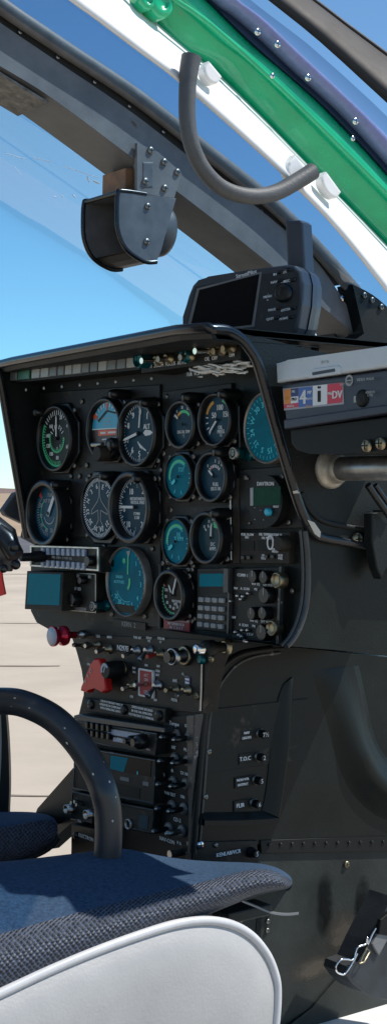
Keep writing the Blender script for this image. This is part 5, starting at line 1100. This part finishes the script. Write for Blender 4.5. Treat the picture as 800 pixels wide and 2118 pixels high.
# strap
mb = MB(); f = SF(.30); cp = [(500, 1862), (530, 1874), (560, 1886), (590, 1890), (617, 1888)]; cp = smooth_poly(cp, 4)
mb.loft([[wp(.33, x, y) for x, y in cp], [wp(.30, x, y-2) for x, y in cp], [wp(.30, x, y+3) for x, y in cp], [wp(.33, x, y+4) for x, y in cp]], close=True, smooth=False); obj('strap', mb, 'strap', I4, ST)
mb = MB(); mb.box((0, 0, 0), (.06, .012, .03), .002); M_ = SF(.22).Mp(500, 1885); obj('seat_rail', mb, 'lower', M_, ST)
# far seat
S2 = thing('copilot_seat', 'far seat cushion in blue cloth and dark mesh at the left edge beside the console', 'seat', T3(wp(-.12, 20, 1800)))
xs2 = [-160, -100, -50, 0, 40, 75, 100, 115, 120]
def row2(L, ys): return [wp(L, x, y) for x, y in zip(xs2, ys)]
T0 = row2(-.30, [1690, 1685, 1682, 1680, 1680, 1682, 1688, 1696, 1706]); T1 = row2(-.2, [1682, 1679, 1677, 1676, 1676, 1677, 1682, 1692, 1704]); T2 = row2(-.1, [1716, 1711, 1706, 1702, 1696, 1690, 1688, 1696, 1708])
N1 = row2(-.085, [1728, 1722, 1717, 1712, 1705, 1698, 1695, 1700, 1710]); N2 = row2(-.075, [1765, 1760, 1755, 1750, 1742, 1734, 1726, 1722, 1720]); N3 = row2(-.08, [1800, 1797, 1793, 1786, 1776, 1764, 1750, 1738, 1730]); N4 = row2(-.10, [1815, 1810, 1804, 1796, 1785, 1772, 1756, 1742, 1732]); N5 = row2(-.3, [1815, 1810, 1804, 1796, 1785, 1772, 1756, 1742, 1732])
mb = MB(); mb.loft([T0, T1, T2, N1]); o = obj('cushion_top', mb, 'fabric', I4, S2); soft(o)
mb = MB(); mb.loft([N1, N2, N3, N4, N5], uv=True); o = obj('cushion_side', mb, 'mesh', I4, S2); soft(o)
mb = MB(); mb.tube([wp(-.09, x, y) for x, y in smooth_poly([(-100, 1806), (0, 1790), (60, 1774), (100, 1755), (120, 1733)], 4)], .004, 8); obj('piping', mb, 'black', I4, S2)

# ================================================================= CONTROL TUBE, GRIP, POST AT THE LEFT
CT = thing('curved_control_tube', 'thick black tube with paint chips arching in front of the centre console', 'control tube', T3(P(225, 1800, 1.42)))
tp = smooth_poly([(-120, 1475), (-60, 1455), (0, 1450), (50, 1456), (110, 1485), (160, 1535), (199, 1597), (220, 1655), (225, 1710), (221, 1790), (211, 1850)], 6)
dep = lambda i: 1.50-.07*min(1, i/40)
pts = [P(x, y, dep(i)) for i, (x, y) in enumerate(tp)]
mb = MB(); mb.tube(pts, .0138, 20); ct = obj('tube_body', mb, 'ctube', I4, CT)
mb = MB()
for k in range(16):
    i = random.randrange(14, len(pts)-3); p = pts[i].lerp(pts[i+1], random.random()); t = (pts[i+1]-pts[i]).normalized(); v = -p.normalized()
    v = (v-t*v.dot(t)).normalized(); w = t.cross(v); a = random.uniform(-1.2, 1.2)+(.2 if i > 30 else -.2); d = v*math.cos(a)+w*math.sin(a); q = p+d*.0139; e_ = t.cross(d); sz = random.uniform(.0005, .0016)
    c = [q+t*sz*random.uniform(.6, 1.6)*math.cos(b)+e_*sz*random.uniform(.4, 1)*math.sin(b)+d*.0002 for b in (0, 1.2, 2.4, 3.6, 4.9)]
    mb.add(c, [list(range(5))])
obj('paint_chips', mb, 'chip', I4, ct)
GR = thing('control_grip', 'black control grip with round buttons and a red trigger at the left edge', 'control grip', T3(P(-20, 1240, 1.5)))
mb = MB(); g = [P(x, y, 1.5) for x, y in ((-60, 1080), (-30, 1095), (-8, 1120), (4, 1150), (2, 1180))]; mb.tube(g, [.012, .020, .024, .021, .012], 18); obj('grip_body', mb, 'ctube', I4, GR)
mb = MB(); g = [P(-6, 1105, 1.49), P(14, 1118, 1.485), P(34, 1150, 1.48)]; mb.tube(g, [.012, .011, .009], 14); obj('grip_head', mb, 'bezel', I4, GR)
for x, y, r in ((29, 1130, .0062), (33, 1168, .0052), (8, 1176, .0045)):
    mb = MB(); c = P(x, y, 1.475); bm_ = bmesh.new(); bmesh.ops.create_uvsphere(bm_, u_segments=18, v_segments=12, radius=r); bm_.verts.index_update()
    mb.add([v.co+c for v in bm_.verts], [[v.index for v in f_.verts] for f_ in bm_.faces], True); bm_.free(); obj('button', mb, 'bezel', I4, GR)
mb = MB(); A = [P(x, y, 1.49) for x, y in ((-14, 1176), (3, 1180), (5, 1200), (11, 1230), (-14, 1238), (-40, 1236), (-40, 1180))]
mb.add(A+[p+Vector((0, .012, 0)) for p in A], [list(range(7)), list(range(13, 6, -1))]+[(i, (i+1) % 7, 7+(i+1) % 7, 7+i) for i in range(7)]); obj('trigger', mb, 'redp', I4, GR)
mb = MB(); mb.tube([P(-45, 1230, 1.5), P(-52, 1400, 1.5), P(-50, 1800, 1.5)], .012, 12); obj('stick', mb, 'ctube', I4, GR)
DP = thing('far_door_frame', 'dark curved door edge with a pale inner face at the left edge behind the tube', 'door frame', T3(P(5, 1690, 1.9)))
dl = smooth_poly([(0, 1440), (3, 1490), (4, 1540), (2, 1600), (-4, 1660), (-10, 1720)], 4); dr = smooth_poly([(8, 1440), (15, 1500), (19, 1570), (20, 1630), (18, 1680), (16, 1740)], 4)
A = [P(x, y, 1.9) for x, y in dl]; Bq = [P(x, y, 1.9) for x, y in dr]; mb = MB(); mb.loft([A, Bq, [p+Vector((0, .02, 0)) for p in Bq], [p+Vector((0, .02, 0)) for p in A]], close=True, smooth=False); obj('frame_edge', mb, 'panel', I4, DP)
mb = MB(); L0 = [P(x-60, y, 1.9) for x, y in dl]; mb.loft([L0, [p+Vector((0, .003, 0)) for p in A], [p+Vector((0, .012, 0)) for p in A], [p+Vector((0, .012, 0)) for p in L0]], close=True, smooth=False); obj('inner_face', mb, 'vinyl', I4, DP)

# ================================================================= BOOT WITH CLIP (lower right)
PB = thing('pedal_boot', 'black boxy boot with a strap and a bent wire clip at the lower right', 'boot', T3(wp(.2, 770, 2070)))
f = SF(.20); M_ = f.M(); mb = MB()
mb.prism(px_poly(f, [(812, 1855), (786, 1905), (764, 1948), (744, 1992), (720, 2000), (716, 2016), (728, 2034), (748, 2052), (772, 2064), (800, 2070), (860, 2060), (900, 1900)], M_), -.04, 0, .004); bo = obj('boot_body', mb, 'bootm', M_, PB)
mb = MB(); mb.prism(px_poly(f, [(779, 1900), (802, 1880), (840, 1860), (840, 1900), (800, 1935), (775, 1930)], M_), .0005, .006, .0015); obj('strap', mb, 'black', M_, PB)
mb = MB(); mb.prism(px_poly(f, [(764, 1950), (778, 1926), (800, 1935), (778, 1975)], M_), .0005, .004, .001); obj('strap_tab', mb, 'post', M_, PB)
wpth = smooth_poly([(776, 1920), (768, 1934), (760, 1952), (758, 1938), (756, 1952), (746, 1956), (737, 1962), (730, 1984), (718, 1984), (704, 1985), (694, 1998), (696, 2010), (706, 2015), (714, 2012), (730, 1988), (738, 1972)], 4)
mb = MB(); mb.tube([f.pt(x, y, .008) for x, y in wpth], .0012, 8); obj('wire_clip', mb, 'chrome', I4, PB)
mb = MB(); mb.tube([f.pt(x, y, .006) for x, y in ((744, 1990), (750, 1975), (758, 1962), (764, 1968), (752, 1990), (742, 1993))], .0011, 8); obj('buckle', mb, 'brass', I4, PB)

# ================================================================= LIGHT, WORLD, CAMERA
SUN = (Rd*.40+Fd*.60+UP*1.0).normalized()
EL = math.asin(SUN.z); AZ = math.atan2(SUN.x, SUN.y)
W = bpy.data.worlds.new('World'); SC.world = W; W.use_nodes = True; nt = W.node_tree
sk = nt.nodes.new('ShaderNodeTexSky'); sk.sky_type = 'NISHITA'; sk.sun_disc = False; sk.sun_elevation = EL; sk.sun_rotation = AZ; sk.altitude = 2200; sk.dust_density = .25; sk.ozone_density = 2.2
bg = nt.nodes['Background']; bg.inputs['Strength'].default_value = .10; tn = nt.nodes.new('ShaderNodeMix'); tn.data_type = 'RGBA'; tn.blend_type = 'MULTIPLY'; tn.inputs['Factor'].default_value = 1; tn.inputs['B'].default_value = (.76, .98, 1.03, 1)
nt.links.new(sk.outputs[0], tn.inputs['A']); nt.links.new(tn.outputs['Result'], bg.inputs[0])
L = bpy.data.lights.new('sun', 'SUN'); L.energy = 3.2; L.angle = math.radians(.53); L.color = (1, .95, .87)
so = bpy.data.objects.new('sun', L); COL.objects.link(so); so.rotation_euler = SUN.to_track_quat('Z', 'Y').to_euler()
cam = bpy.data.cameras.new('camera'); co = bpy.data.objects.new('camera', cam); COL.objects.link(co)
cam.sensor_fit = 'VERTICAL'; cam.sensor_height = 24; cam.lens = 24*FP/2118; cam.shift_y = (HY-1059)/2118; cam.clip_start = .05; cam.clip_end = 5000
co.rotation_euler = (math.pi/2, 0, 0); SC.camera = co
SC.view_settings.view_transform = 'Standard'; SC.view_settings.look = 'None'; SC.view_settings.exposure = 0.7; SC.view_settings.gamma = 1
SC.cycles.max_bounces = 8; SC.cycles.transparent_max_bounces = 16
